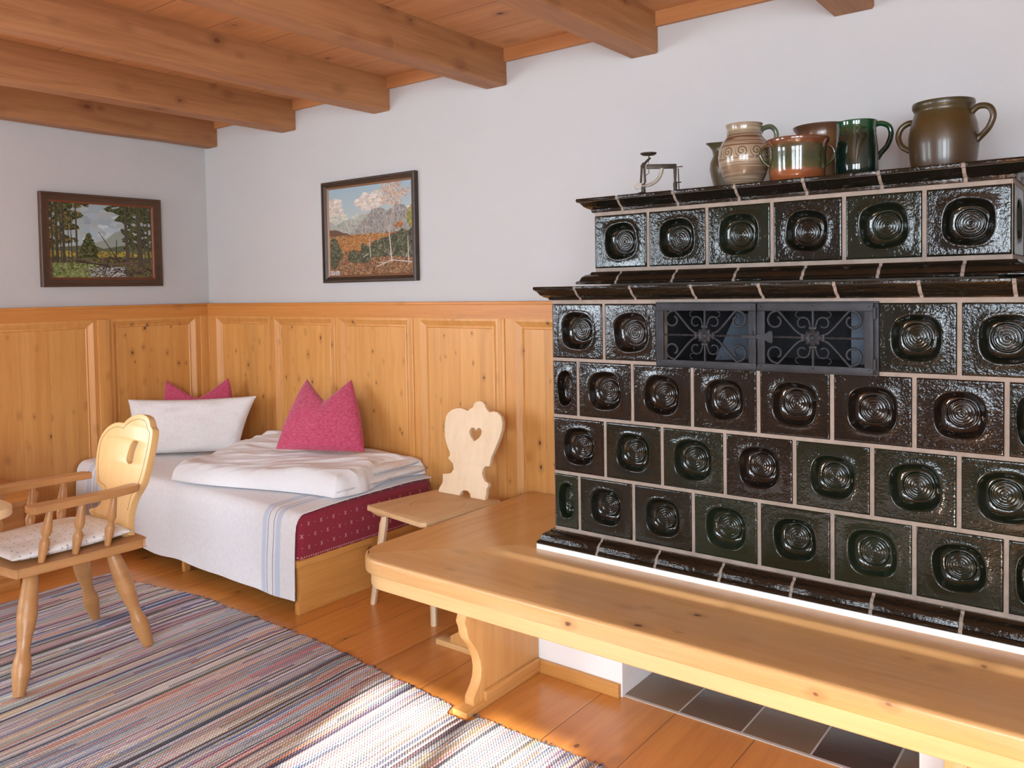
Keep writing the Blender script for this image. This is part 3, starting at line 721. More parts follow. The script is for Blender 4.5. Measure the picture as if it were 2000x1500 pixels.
# ------------------------------------------------------------------ stove bench
bench = thing('stove_bench', 'long pine bench wrapped round the foot of the tiled stove, hollowed seat and rounded corner', 'bench', (3.7, -0.95, 0))
BT = 0.452; BB = 0.395; r_e = 0.012
def bench_front():
    bm = bmesh.new(); xs = []
    x = 2.692
    while x < 2.86: xs.append(x); x += 0.008
    while x < 3.24: xs.append(x); x += 0.02
    while x < 4.70: xs.append(x); x += 0.04
    while x < 4.836: xs.append(x); x += 0.0075
    xs.append(4.8365)
    ts = [0, 0.0015, 0.004, 0.008, 0.013] ; top = []; bot = []
    for x in xs:
        rl = 0.15; cx = 2.665 + rl
        f = -1.152 + (rl - math.sqrt(max(0, rl * rl - (cx - x) ** 2)) if x < cx else 0)
        rr = 0.085; c2 = 4.838 - rr
        if x > c2: f = -1.152 + rr - math.sqrt(max(0, rr * rr - (x - c2) ** 2))
        b = min(PY - 0.0005, x - 3.83)
        b = max(b, f + 0.02)
        cols = [f + t for t in ts]; cols += [f + 0.013 + (b - f - 0.013) * k / 60 for k in range(1, 61)]
        rt = []; rb = []
        for y in cols:
            d = y - f; z = BT - (r_e - math.sqrt(max(0, r_e ** 2 - (r_e - d) ** 2)) if d < r_e else 0)
            bl = ss(3.00, 3.12, x) * (1 - ss(4.74, 4.82, x))
            if -1.12 < y < -0.795: 
                hol = 0.012 * ss(-1.13, -0.86, y) * (1 - ss(-0.828, -0.803, y)); z -= hol * bl
            rt.append((x, y, z)); d2 = r_e - math.sqrt(max(0, r_e ** 2 - (r_e - d) ** 2)) if d < r_e else 0
            rb.append((x, y, BB + d2 * 0.6))
        top.append(rt); bot.append(rb)
    grid_closed(bm, top, bot); return bm
obj('seat_front', bench_front(), M_BENCHX, bench, smooth=35)
def bench_arm():
    bm = bmesh.new(); ys = [-1.137 + 0.0075 * k for k in range(22)]
    while ys[-1] < -0.76: ys.append(ys[-1] + 0.03)
    ys += [-0.7125, -0.711, -0.60, -0.45, -0.30, -0.15, -0.037]
    top = []; bot = []
    for y in ys:
        rl = 0.15; cy = -1.152 + rl
        f = 2.665 + (rl - math.sqrt(max(0, rl * rl - (cy - y) ** 2)) if y < cy else 0)
        b = 3.1925 if y > -0.7118 else min(3.1925, y + 3.83 - 0.001)
        b = max(b, f + 0.008)
        cols = [f, f + .0015, f + .004, f + .008, f + .013] if b - f > 0.02 else [f + (b - f) * q for q in (0, .12, .3, .6, .8)]
        cols += [cols[-1] + (b - cols[-1]) * k / 8 for k in range(1, 9)]
        rt = []; rb = []
        for x in cols:
            d = x - f; dd = r_e - math.sqrt(max(0, r_e ** 2 - (r_e - d) ** 2)) if d < r_e else 0
            rt.append((x, y, BT - dd)); rb.append((x, y, BB + dd * .6))
        top.append(rt); bot.append(rb)
    grid_closed(bm, top, bot); return bm
obj('seat_side', bench_arm(), M_BENCHY, bench, smooth=35)
# apron: front and side boards under the seat, with scooped end
bm = bmesh.new(); ZA0, ZA1 = 0.343, 0.3945
path = []; R_ = 0.13
for k in range(30): path.append((4.735 - (4.735 - 2.690 - R_) * k / 29, -1.137))
for k in range(1, 11): t = PI / 2 * k / 10; path.append((2.690 + R_ - R_ * math.sin(t), -1.137 + R_ - R_ * math.cos(t)))
for k in range(1, 9): path.append((2.690, -1.137 + R_ + (1.137 - R_ - 0.04) * k / 8))
rings = []
for i, (x, y) in enumerate(path):
    p, q = path[max(i - 1, 0)], path[min(i + 1, len(path) - 1)]; dx, dy = q[0] - p[0], q[1] - p[1]; l = math.hypot(dx, dy); nx, ny = dy / l, -dx / l
    if nx * (3.5 - x) + ny * (-0.6 - y) < 0: nx, ny = -nx, -ny
    zb = ZA0
    if x > 4.69 and y < -1.13: zb = ZA0 + 0.0
    rings.append([bm.verts.new(v) for v in ((x, y, ZA1), (x, y, zb + .004), (x + nx * .003, y + ny * .003, zb), (x + nx * 0.024, y + ny * 0.024, zb), (x + nx * 0.024, y + ny * 0.024, ZA1))])
for A, B in zip(rings, rings[1:]):
    for k in range(5): bm.faces.new((A[k], A[(k + 1) % 5], B[(k + 1) % 5], B[k]))
bm.faces.new(rings[0]); bm.faces.new(rings[-1][::-1])
# scooped end piece
L = [(4.735, ZA0)] + [(4.735 + 0.052 * math.sin(t), ZA1 - 0.012 - 0.038 * math.cos(t)) for t in [PI / 2 * k / 7 for k in range(8)]] + [(4.787, ZA1), (4.735, ZA1)]
L = [(4.735, ZA0)] + [(4.735 + 0.055 * (1 - math.cos(t)), ZA0 + 0.040 * math.sin(t)) for t in [PI / 2 * k / 8 for k in range(9)]] + [(4.790, ZA1), (4.735, ZA1)]
A = [bm.verts.new((x, -1.137, z)) for x, z in L]; B = [bm.verts.new((x, -1.113, z)) for x, z in L]
bm.faces.new(A); bm.faces.new(B[::-1])
for k in range(len(L)): bm.faces.new((A[k], A[(k + 1) % len(L)], B[(k + 1) % len(L)], B[k]))
obj('apron', bm, M_BENCHF, bench, smooth=30)
SP = [(-1.085, .343), (-1.112, .343), (-1.119, .330), (-1.126, .312), (-1.116, .290), (-1.113, .272), (-1.104, .250), (-1.080, .220), (-1.062, .190), (-1.050, .160), (-1.045, .130), (-1.049, .100), (-1.062, .075), (-1.078, .058), (-1.088, .046), (-1.088, .020), (-0.72, .020), (-0.72, .343)]
def support(x0, x1, name='support'):
    o = plate(name, [[(y, z) for y, z in SP]], x1 - x0, frame((x0, 0, 0), (0, 1, 0), (0, 0, 1), (1, 0, 0)), M_BENCHZ, bench, bevel=0.002)
    boxo('foot', (x0 - 0.012, x1 + 0.012, -1.138, -0.722, 0.0, 0.022), M_BENCHY, o, 0.004)
    boxo('skirting', (x1 + 0.0005, x1 + 0.016, -1.04, -0.735, 0.0225, 0.056), M_BENCHY, o, 0.003)
    return o
support(3.160, 3.200); support(4.605, 4.650)
o = plate('support', [[(x - 0.0, z) for x, z in [(3.158, .020), (3.158, .343), (2.77, .343), (2.755, .312), (2.77, .27), (2.82, .22), (2.86, .16), (2.865, .12), (2.84, .07), (2.80, .046), (2.80, .020)]]],
          0.035, frame((0, -0.722, 0), (1, 0, 0), (0, 0, 1), (0, -1, 0)), M_BENCHZ, bench)
boxo('foot', (2.732, 3.146, -0.770, -0.708, 0.0, 0.022), M_BENCHF, o, 0.003)

# ------------------------------------------------------------------ bed
BX1 = 2.050; BYF = -0.900
bed = thing('bed', 'low single pine bed in the corner with dark red upholstered mattress', 'bed', (1.03, -0.45, 0))
bm = bmesh.new(); prof = [(-0.900, 0.0), (-0.886, 0.05), (-0.886, 0.085), (-0.890, 0.10), (-0.890, 0.205)]
PA = [(-0.902, 0), (-0.902, 0.045), (-0.893, 0.056), (-0.893, 0.204), (-0.004 - .034, 0.204), (-0.038, 0.0)]
o = plate('end_board', [[(y, z) for y, z in PA]], 0.030, frame((BX1 - 0.030, 0, 0), (0, 1, 0), (0, 0, 1), (1, 0, 0)), M_BED, bed, bevel=0.002)
boxo('end_rail', (BX1 - 0.034, BX1 + 0.004, -0.903, -0.038, 0.205, 0.2365), M_BED, bed, 0.003)
boxo('side_rail', (0.037, BX1 - 0.031, -0.884, -0.862, 0.085, 0.234), M_BEDX, bed, 0.002)
boxo('leg', (1.088, 1.112, -0.884, -0.850, 0.0, 0.0848), M_BEDX, bed, 0.002)
boxo('leg', (0.060, 0.090, -0.884, -0.850, 0.0, 0.0848), M_BEDX, bed, 0.002)
boxo('bed_base', (0.037, BX1 - 0.031, -0.861, -0.038, 0.15, 0.232), M_BEDX, bed)
def redfab():
    N = NT('red_motif_upholstery'); s = N.sep(N.obj()); y, z = s[1], s[2]
    g = N.noise(N.obj(), 200, 2)
    c = N.mix(N.mr(g, .3, .7), (0.215, 0.010, 0.028, 1), (0.275, 0.016, 0.040, 1))
    px, pz = 0.070, 0.052
    v = N.math('DIVIDE', N.math('ADD', z, N.math('MULTIPLY', y, 0.0)), pz); row = N.math('FLOOR', v)
    u = N.math('ADD', N.math('DIVIDE', y, px), N.math('MULTIPLY', N.math('MODULO', N.math('ABSOLUTE', row), 2.0), 0.5))
    fu = N.math('MULTIPLY', N.math('SUBTRACT', N.math('FRACT', u), 0.5), px); fv = N.math('MULTIPLY', N.math('SUBTRACT', N.math('FRACT', v), 0.5), pz)
    au, av = N.math('ABSOLUTE', fu), N.math('ABSOLUTE', fv)
    inb = N.math('MULTIPLY', N.math('LESS_THAN', au, 0.0075), N.math('LESS_THAN', av, 0.0085))
    x1 = N.math('LESS_THAN', N.math('ABSOLUTE', N.math('SUBTRACT', au, N.math('MULTIPLY', av, 0.8))), 0.0013)
    x2 = N.math('LESS_THAN', au, 0.0009); mot = N.math('MULTIPLY', N.math('MAXIMUM', x1, x2), inb)
    c = N.mix(N.math('MULTIPLY', mot, 0.65), c, (0.70, 0.42, 0.40, 1))
    # small dots between the motifs
    fu2 = N.math('MULTIPLY', N.math('SUBTRACT', N.math('FRACT', N.math('ADD', u, 0.5)), 0.5), px)
    dd = N.math('SQRT', N.math('ADD', N.math('MULTIPLY', fu2, fu2), N.math('MULTIPLY', fv, fv)))
    c = N.mix(N.math('MULTIPLY', N.math('LESS_THAN', dd, 0.0022), 0.6), c, (0.65, 0.35, 0.35, 1))
    tr_ = N.math('MULTIPLY', N.math('LESS_THAN', N.math('ABSOLUTE', N.math('SUBTRACT', z, 0.246)), 0.0022), N.math('GREATER_THAN', N.math('FRACT', N.math('MULTIPLY', y, 80.0)), 0.5))
    c = N.mix(N.math('MULTIPLY', tr_, 0.8), c, (0.75, 0.5, 0.45, 1))
    N.bump(g, 0.3, 0.0008)
    return N.done(c, 0.9, sheen=0.2)
M_RED = redfab()
bm = bmesh.new(); box(bm, 0.038, BX1, -0.898, -0.040, 0.238, 0.440)
bmesh.ops.bevel(bm, geom=[e for e in bm.edges if min(v.co.z for v in e.verts) > 0.4 or abs(e.verts[0].co.z - e.verts[1].co.z) > 0.1], offset=0.040, segments=6, profile=0.5, affect='EDGES')
obj('mattress', bm, M_RED, bed, smooth=60)

# white striped coverlet draped over the bed
def coverlet_mat():
    N = NT('white_coverlet_blue_stripes'); P = N.obj(); x = N.sep(P)[0]
    c = N.mix(N.mr(N.noise(N.vmath('MULTIPLY', P, (60, 60, 60)), 1.0, 2), .35, .65), (0.79, 0.815, 0.86, 1), (0.83, 0.85, 0.89, 1))
    def band(c, x0, hw, colr, s):
        f = N.mr(N.math('ABSOLUTE', N.math('SUBTRACT', x, x0)), hw * 0.75, hw * 1.25, s, 0.0)
        return N.mix(f, c, (*colr, 1))
    for base, sg in ((1.880, 1), (0.235, 1)):
        c = band(c, base - 0.046, 0.015, (0.53, 0.64, 0.80), .8); c = band(c, base + 0.052, 0.017, (0.53, 0.64, 0.80), .8)
        c = band(c, base - 0.020, 0.0022, (0.12, 0.17, 0.36), .9); c = band(c, base + 0.020, 0.0022, (0.12, 0.17, 0.36), .9)
    N.bump(N.noise(P, 220, 2), 0.2, 0.0006)
    return N.done(c, 0.92, sheen=0.1)
bm = bmesh.new(); top = []; bot = []; nx = 110
prof = [(-0.045, 0.452), (-0.20, 0.460), (-0.40, 0.458), (-0.60, 0.455), (-0.75, 0.452), (-0.82, 0.450)]
for k in range(1, 9): t = PI / 2 * k / 8; prof.append((-0.855 - 0.055 * math.sin(t) + 0.0, 0.450 - 0.065 * (1 - math.cos(t))))
for k in range(1, 15): prof.append((-0.912 - 0.006 * k / 14, 0.385 - 0.318 * k / 14))
np_ = len(prof)
for i in range(nx + 1):
    x = 0.040 + (2.047 - 0.040) * i / nx; rt = []; rb = []
    for j, (y, z) in enumerate(prof):
        hang = ss(0.42, 0.20, z) if z < 0.42 else 0
        wob = 0.012 * vnoise(x * 2.6, 1.0) * hang + 0.008 * vnoise(x * 6.0, z * 3) * hang
        zz = z + 0.006 * vnoise(x * 3.0, y * 4.0, 2.0) * (1 - hang) + (0.012 * vnoise(x * 4, 5) + 0.014 * (1 - x / 2.0)) * (1 if j == np_ - 1 else (j / np_) ** 3) * (1 if hang > 0 else 0)
        yy = y - max(0, wob) * 0.9 - 0.006 * hang
        xx = x
        if x < 0.25 and z < 0.47: xx = x + 0.0
        # the far right edge slopes away towards the wall, showing the red end
        if z > 0.38: zz -= 0.006 * ss(1.95, 2.047, x)
        rt.append((xx, yy, zz)); rb.append((xx, yy + 0.004 * (1 if z < 0.44 else 0.3), zz - (0.004 if z >= 0.40 else 0.0)))
    top.append(rt); bot.append(rb)
grid_closed(bm, top, bot)
cov = obj('coverlet', bm, coverlet_mat(), None, smooth=60)
tag(cov, 'white coverlet with thin blue stripes draped over the front of the bed', 'bedspread')

# folded duvet on the bed
def duvet():
    bm = bmesh.new(); top = []; bot = []
    nu, nv = 230, 190
    for i in range(nu + 1):
        u = i / nu; ru, rb = [], []
        for j in range(nv + 1):
            v = j / nv
            # footprint: front-left tongue, front-right corner, back
            x0 = 0.86 + 0.16 * (1 - v) ** 2 - 0.10 * v; x1 = 2.02 + 0.035 * math.sin(v * 7) - 0.03 * v
            yfr = -0.885 + 0.215 * ss(0.0, 1.0, u) - 0.0
            x = x0 + (x1 - x0) * u; y = yfr + (-0.055 - yfr) * v
            e = min(1, min(u, 1 - u) * 18, min(v, 1 - v) * 11); e = math.sqrt(max(0, 1 - (1 - e) ** 2))
            # rolling billow near the pillow, creases elsewhere
            h = 0.068 + 0.026 * ss(0.3, 1, u) + 0.042 * math.exp(-((u - 0.10) / 0.14) ** 2) * ss(0.25, 0.9, v)
            q1 = vnoise(x * 1.6 + y * 1.2, y * 7 - x * 4.0, 3); q2 = 1 - abs(vnoise(x * 2.5 + y * 2, y * 9 - x * 6, 7)) * 1.8; q3 = 1 - abs(vnoise(x * 5 + 3, y * 14 - x * 10, 9)) * 1.8
            cr = q1 * 0.024 + max(0, q2) ** 1.6 * 0.012 + max(0, q3) ** 1.6 * 0.006 * (0.4 + ss(0.7, 0.1, u))
            ze = 0.462 + (h + cr * (0.4 + 0.6 * e)) * e
            lay = 0.0
            if u > 0.985: lay = 0.0
            ru.append((x + 0.010 * vnoise(v * 9, 1) * (u > .9), y, ze)); rb.append((x, y, 0.4605))
        top.append(ru); bot.append(rb)
    grid_closed(bm, top, bot); return bm
dv = obj('duvet', duvet(), M_LINEN, None, smooth=70)
tag(dv, 'folded white duvet lying crumpled on top of the bed', 'duvet')
# lower fold showing at the foot end
def fold(x1, yA, yB, z0, th, seed, x0=1.45):
    bm = bmesh.new(); top = []; bot = []
    for i in range(31):
        u = i / 30; a, b = [], []
        for j in range(31):
            v = j / 30; x = x0 + (x1 + 0.02 * vnoise(v * 4, seed) - x0) * u; y = yA + (yB - yA) * v
            e = math.sqrt(max(0, 1 - (1 - min(1, (1 - u) * 12, min(v, 1 - v) * 14)) ** 2))
            zc = z0 + 0.012 * vnoise(v * 3.1, seed + 2) * u
            a.append((x, y, zc + th * (0.5 + 0.5 * e))); b.append((x, y, zc + th * (0.5 - 0.5 * e)))
        top.append(a); bot.append(b)
    grid_closed(bm, top, bot); return bm
obj('duvet_fold', fold(2.035, -0.66, -0.06, 0.468, 0.040, 5), M_LINEN2, dv, smooth=60)
obj('duvet_fold', fold(2.005, -0.65, -0.07, 0.508, 0.038, 9), M_LINEN2, dv, smooth=60)

def cushion(BL, BR, TL, TR, thick, chop=0.0, bulge=0.02, nu=44, nv=36, seed=1, wr=0.004, earp=1.4, chopw=0.35, flatb=False):
    """soft square cushion between four corner points, corners pointed, optional sag between the top corners"""
    BL, BR, TL, TR = map(Vector, (BL, BR, TL, TR)); nrm = (BR - BL).cross(TL - BL).normalized()
    bm = bmesh.new(); top = []; bot = []
    down = ((BL + BR) / 2 - (TL + TR) / 2).normalized(); side = (BR - BL).normalized()
    for i in range(nu + 1):
        u = i / nu; a, b = [], []
        for j in range(nv + 1):
            v = j / nv
            p = BL * (1 - u) * (1 - v) + BR * u * (1 - v) + TL * (1 - u) * v + TR * u * v
            cu = 4 * u * (1 - u); cv = 4 * v * (1 - v)
            p = p + side * ((-1 if u < .5 else 1) * bulge * cv * abs(2 * u - 1) ** 2)
            p = p - down * 0 + down * (0.0 - 0) 
            if chop:
                sag = chop * max(0, 1 - abs(2 * u - 1) ** earp) * v ** 2.2
                p = p + down * sag
            e = (cu ** 0.42) * (cv ** 0.42)
            if chop: e *= 1 - chopw * math.exp(-((u - .5) / .16) ** 2) * ss(0.45, 1.0, v)
            w = wr * (vnoise(u * 5, v * 5, seed) + 0.6 * vnoise(u * 11, v * 9, seed + 5)) * min(1, cu * cv * 4)
            f = nrm * (thick / 2 * e + w + 0.0012); g_ = nrm * (thick / 2 * e + 0.0012)
            a.append(p + f); b.append(p - g_)
        top.append(a); bot.append(b)
    grid_closed(bm, top, bot); return bm
c1 = obj('cushion', cushion((1.283, -0.440, 0.573), (1.750, -0.235, 0.573), (1.222, -0.175, 0.921), (1.515, -0.105, 0.926), 0.13, chop=0.145, bulge=0.012, seed=3, wr=0.006, earp=1.15), M_MAGENTA, None, smooth=60)
tag(c1, 'magenta wool cushion standing in full view on the duvet, two pointed ears', 'cushion', 'magenta cushions')
c2 = obj('cushion', cushion((0.170, -0.44, 0.50), (0.50, -0.170, 0.50), (0.130, -0.395, 0.875), (0.425, -0.150, 0.883), 0.10, chop=0.12, bulge=0.015, seed=8, wr=0.004, earp=1.2), M_MAGENTA, None, smooth=60)
tag(c2, 'magenta wool cushion in the corner, mostly hidden behind the white pillow', 'cushion', 'magenta cushions')
pl = obj('pillow', cushion((0.225, -0.675, 0.468), (0.735, -0.300, 0.485), (0.136, -0.643, 0.782), (0.745, -0.175, 0.792), 0.15, chop=0.012, bulge=-0.015, seed=12, wr=0.010, earp=1.5, chopw=0.0), M_LINEN2, None, smooth=60)
tag(pl, 'white rectangular pillow leaning in the corner of the bed', 'pillow')

# ------------------------------------------------------------------ chair with the heart
hc = thing('heart_chair', 'pale unfinished wooden chair with heart cut-out back, between bed and bench', 'chair', (2.43, -0.45, 0))
HE = [(2.311, 0.452), (2.314, 0.469), (2.324, 0.485), (2.331, 0.500), (2.327, 0.536), (2.355, 0.540), (2.376, 0.546), (2.390, 0.565), (2.382, 0.589), (2.362, 0.601), (2.348, 0.611), (2.358, 0.624), (2.354, 0.640), (2.341, 0.654), (2.325, 0.680), (2.312, 0.710), (2.303, 0.755), (2.305, 0.799), (2.316, 0.818), (2.338, 0.834), (2.369, 0.844), (2.396, 0.846), (2.420, 0.841), (2.437, 0.836), (2.451, 0.847), (2.466, 0.854), (2.471, 0.872), (2.485, 0.882), (2.503, 0.886), (2.522, 0.883), (2.537, 0.872), (2.543, 0.858), (2.556, 0.847), (2.568, 0.840), (2.590, 0.845), (2.615, 0.843), (2.639, 0.825), (2.649, 0.800), (2.650, 0.770), (2.642, 0.734), (2.626, 0.690), (2.605, 0.642), (2.603, 0.618), (2.600, 0.601), (2.578, 0.598), (2.566, 0.585), (2.563, 0.566), (2.570, 0.549), (2.586, 0.533), (2.603, 0.530), (2.607, 0.515), (2.597, 0.498), (2.600, 0.480), (2.597, 0.460), (2.596, 0.452), (2.511, 0.452), (2.505, 0.468), (2.489, 0.479), (2.468, 0.479), (2.450, 0.469), (2.443, 0.452)]
HH_ = [(2.498, 0.750), (2.492, 0.758), (2.482, 0.763), (2.470, 0.761), (2.462, 0.751), (2.462, 0.738), (2.470, 0.724), (2.484, 0.713), (2.497, 0.703), (2.510, 0.711), (2.524, 0.722), (2.533, 0.736), (2.534, 0.751), (2.526, 0.762), (2.514, 0.764), (2.504, 0.759)]
lean = 0.2; k_ = math.sqrt(1 + lean ** 2)
mx_ = frame((0, -0.285, 0.452), (1, 0, 0), (0, lean / k_, 1 / k_), (0, -1 / k_, lean / k_)) @ Matrix.Translation((0, 0, -0.024))
def flat(L): return [(x, (z - 0.452) * k_) for x, z in L]
plate('backrest', [flat(HE), flat(HH_)[::-1]], 0.024, mx_, M_PALE, hc, bevel=0.0025)
ST = [(2.213, -0.640), (2.222, -0.652), (2.610, -0.714), (2.628, -0.700), (2.632, -0.660), (2.658, -0.250), (2.645, -0.236), (2.290, -0.215), (2.276, -0.228)]
seat = plate('seat', [ST], 0.022, frame((0, 0, 0.430), (1, 0, 0), (0, 1, 0), (0, 0, 1)), M_PALEY, hc, bevel=0.004)
bm = bmesh.new()      # turned ring groove on the seat
pts = [(2.463 + 0.120 * math.cos(t), -0.452 + 0.122 * math.sin(t), 0.4522) for t in [2 * PI * k / 48 for k in range(49)]]
tube(bm, pts, 0.0012, 5, cap=False); obj('seat_ring', bm, M_CHAIRD, seat)
for x0, x1 in ((2.262, 2.300), (2.575, 2.613)):
    bm = bmesh.new()
    top_ = [(x0 - 0.012, -0.655, 0.4298), (x1 + 0.012, -0.655, 0.4298), (x1 + 0.012, -0.26, 0.4298), (x0 - 0.012, -0.26, 0.4298)]
    b_ = [(x0, -0.63, 0.408), (x1, -0.63, 0.408), (x1, -0.28, 0.408), (x0, -0.28, 0.408)]
    A = [bm.verts.new(p) for p in top_]; B = [bm.verts.new(p) for p in b_]
    bm.faces.new(A); bm.faces.new(B[::-1])
    for k in range(4): bm.faces.new((A[k], A[(k + 1) % 4], B[(k + 1) % 4], B[k]))
    obj('seat_batten', bm, M_PALEY, hc)
def oct_leg(name, p0, p1, mat, parent, r0=0.019, r1=0.0135):
    bm = bmesh.new(); turned(bm, p0, p1, [(0, r0 * .75), (0.10, r0), (0.12, r0), (1.0, r1)], 6); return obj(name, bm, mat, parent, smooth=20)
oct_leg('leg', (2.290, -0.610, 0.409), (2.214, -0.622, 0.0), M_PALE, hc)
oct_leg('leg', (2.585, -0.620, 0.409), (2.606, -0.643, 0.0), M_PALE, hc)
oct_leg('leg', (2.300, -0.300, 0.409), (2.250, -0.240, 0.0), M_PALE, hc)
oct_leg('leg', (2.585, -0.300, 0.409), (2.620, -0.240, 0.0), M_PALE, hc)

# ------------------------------------------------------------------ armchair
ac = thing('armchair', 'light wooden armchair with shield back, turned legs and a patterned seat pad', 'chair', (1.6, -1.7, 0))
AB = [(1.505, .440), (1.502, 0.461), (1.452, 0.474), (1.412, 0.496), (1.430, 0.506), (1.447, 0.511), (1.478, 0.522), (1.500, 0.540), (1.512, 0.558), (1.514, 0.576), (1.500, 0.590), (1.478, 0.597), (1.456, 0.603), (1.435, 0.612), (1.418, 0.640), (1.403, 0.677), (1.394, 0.710), (1.390, 0.745), (1.391, 0.782), (1.411, 0.816), (1.444, 0.843), (1.482, 0.860), (1.510, 0.867), (1.540, 0.870), (1.569, 0.870), (1.588, 0.884), (1.620, 0.900), (1.651, 0.909), (1.690, 0.915), (1.720, 0.914), (1.745, 0.909), (1.764, 0.897), (1.774, 0.885), (1.784, 0.873), (1.800, 0.864), (1.806, 0.848), (1.809, 0.810), (1.806, 0.742), (1.799, 0.694), (1.788, 0.650), (1.769, 0.619), (1.752, 0.597), (1.738, 0.560), (1.732, 0.520), (1.738, 0.481), (1.738, .440)]
AH = catmull([(1.708, 0.806, 0), (1.676, 0.808, 0), (1.654, 0.790, 0), (1.643, 0.752, 0), (1.642, 0.728, 0), (1.662, 0.716, 0), (1.692, 0.722, 0), (1.694, 0.745, 0), (1.696, 0.768, 0), (1.708, 0.790, 0)], 4, True)
lean = 0.22; k_ = math.sqrt(1 + lean ** 2)
mA = frame((0, -1.50, 0.43), (1, 0, 0), (0, lean / k_, 1 / k_), (0, -1 / k_, lean / k_)) @ Matrix.Translation((0, 0, -0.030))
def flat2(L): return [(p[0], (p[1] - 0.43) * k_) for p in L]
AB2 = [(p.x, p.y) for p in catmull([(a, b, 0) for a, b in AB], 3, True)]
bk = plate('backrest', [flat2(AB2), flat2([(p.x, p.y) for p in AH])[::-1]], 0.030, mA, M_CHAIR, ac, bevel=0.003)
bm = bmesh.new()                      # carved line inside the outline
inner = []
cxm, czm = 1.62, 0.74
for a, b in AB2:
    if b > 0.50:
        l = math.hypot(a - cxm, b - czm); f = (l - 0.022) / l
        inner.append((cxm + (a - cxm) * f, czm + (b - czm) * f))
pts = [mA @ Vector((*q, 0.0302)) for q in flat2(inner)]
tube(bm, pts[1:-1], 0.0011, 5); obj('carved_line', bm, plain('carved_shadow_line', (0.24, 0.15, 0.08), 0.8), bk)
SA = [(1.370, -1.900), (1.385, -1.925), (1.60, -1.940), (1.785, -1.925), (1.805, -1.905), (1.812, -1.80), (1.820, -1.505), (1.812, -1.470), (1.780, -1.450), (1.42, -1.445), (1.385, -1.47), (1.372, -1.52)]
SA = [(p.x, p.y) for p in catmull([(a, b, 0) for a, b in SA], 4, True)]
plate('seat', [SA], 0.034, frame((0, 0, 0.406), (1, 0, 0), (0, 1, 0), (0, 0, 1)), M_CHAIRD, ac, bevel=0.004)
LEG = [(0.0, .016), (.02, .023), (.10, .0265), (.22, .030), (.33, .034), (.345, .0325), (.36, .034), (.44, .031), (.54, .025), (.61, .0215), (.66, .0225), (.72, .028), (.765, .0315), (.78, .030), (.795, .0315), (.87, .027), (1.0, .0185)]
def aleg(p0, p1):
    bm = bmesh.new(); turned(bm, p0, p1, LEG, 18); obj('leg', bm, M_CHAIRD, ac, smooth=50)
aleg((1.745, -1.850, 0.4055), (1.862, -1.952, 0.014)); aleg((1.748, -1.560, 0.4055), (1.826, -1.462, 0.014))
aleg((1.440, -1.560, 0.4055), (1.368, -1.452, 0.014)); aleg((1.440, -1.850, 0.4055), (1.345, -1.955, 0.014))
SPN = [(0, .011), (.12, .0135), (.34, .0185), (.41, .0155), (.455, .0095), (.47, .0095), (.51, .0155), (.57, .0185), (.85, .0130), (1, .010)]
for y0, y1 in ((-1.835, -1.80), (-1.715, -1.685), (-1.595, -1.565)):
    for x0, x1 in ((1.792, 1.800), (1.395, 1.372)):
        bm = bmesh.new(); turned(bm, (x0, y0, 0.4405), (x1, y1, 0.632), SPN, 12); obj('spindle', bm, M_CHAIRD, ac, smooth=50)
for pts in ([(1.760, -1.862), (1.772, -1.875), (1.818, -1.880), (1.836, -1.862), (1.838, -1.70), (1.832, -1.56), (1.812, -1.478), (1.790, -1.462), (1.755, -1.466), (1.752, -1.495), (1.770, -1.56), (1.778, -1.70)],
            [(1.326, -1.862), (1.342, -1.880), (1.388, -1.875), (1.400, -1.862), (1.392, -1.70), (1.400, -1.56), (1.412, -1.495), (1.410, -1.466), (1.380, -1.460), (1.352, -1.478), (1.334, -1.56), (1.326, -1.70)]):
    plate('armrest', [pts], 0.026, frame((0, 0, 0.628), (1, 0, 0), (0, 1, 0), (0, 0, 1)), M_CHAIRD, ac, bevel=0.002)
def padmat():
    N = NT('seat_pad_sprigs'); P = N.obj(); s = N.sep(P)
    c = N.mix(N.mr(N.noise(P, 40, 2), .35, .65), (0.80, 0.80, 0.80, 1), (0.86, 0.86, 0.86, 1))
    vo = N.n('ShaderNodeTexVoronoi', voronoi_dimensions='2D'); N.set(vo, 'Vector', P); N.set(vo, 'Scale', 30.0); N.set(vo, 'Randomness', 0.35)
    d = vo.outputs['Distance']; nz = N.noise(P, 320, 2)
    f = N.math('MULTIPLY', N.mr(d, 0.09, 0.15, 1.0, 0.0), N.mr(nz, 0.46, 0.54, 0.0, 1.0))
    c = N.mix(N.math('MULTIPLY', f, 0.9), c, (0.10, 0.12, 0.17, 1))
    N.bump(N.noise(P, 200, 2), 0.2, 0.0006)
    return N.done(c, 0.92)
pad = obj('seat_pad', cushion((1.385, -1.925, 0.468), (1.775, -1.925, 0.468), (1.395, -1.475, 0.468), (1.772, -1.485, 0.468), 0.068, bulge=0.002, seed=21, wr=0.004), padmat(), None, smooth=60)
tag(pad, 'white seat pad with small dark sprigs on the armchair seat', 'cushion')

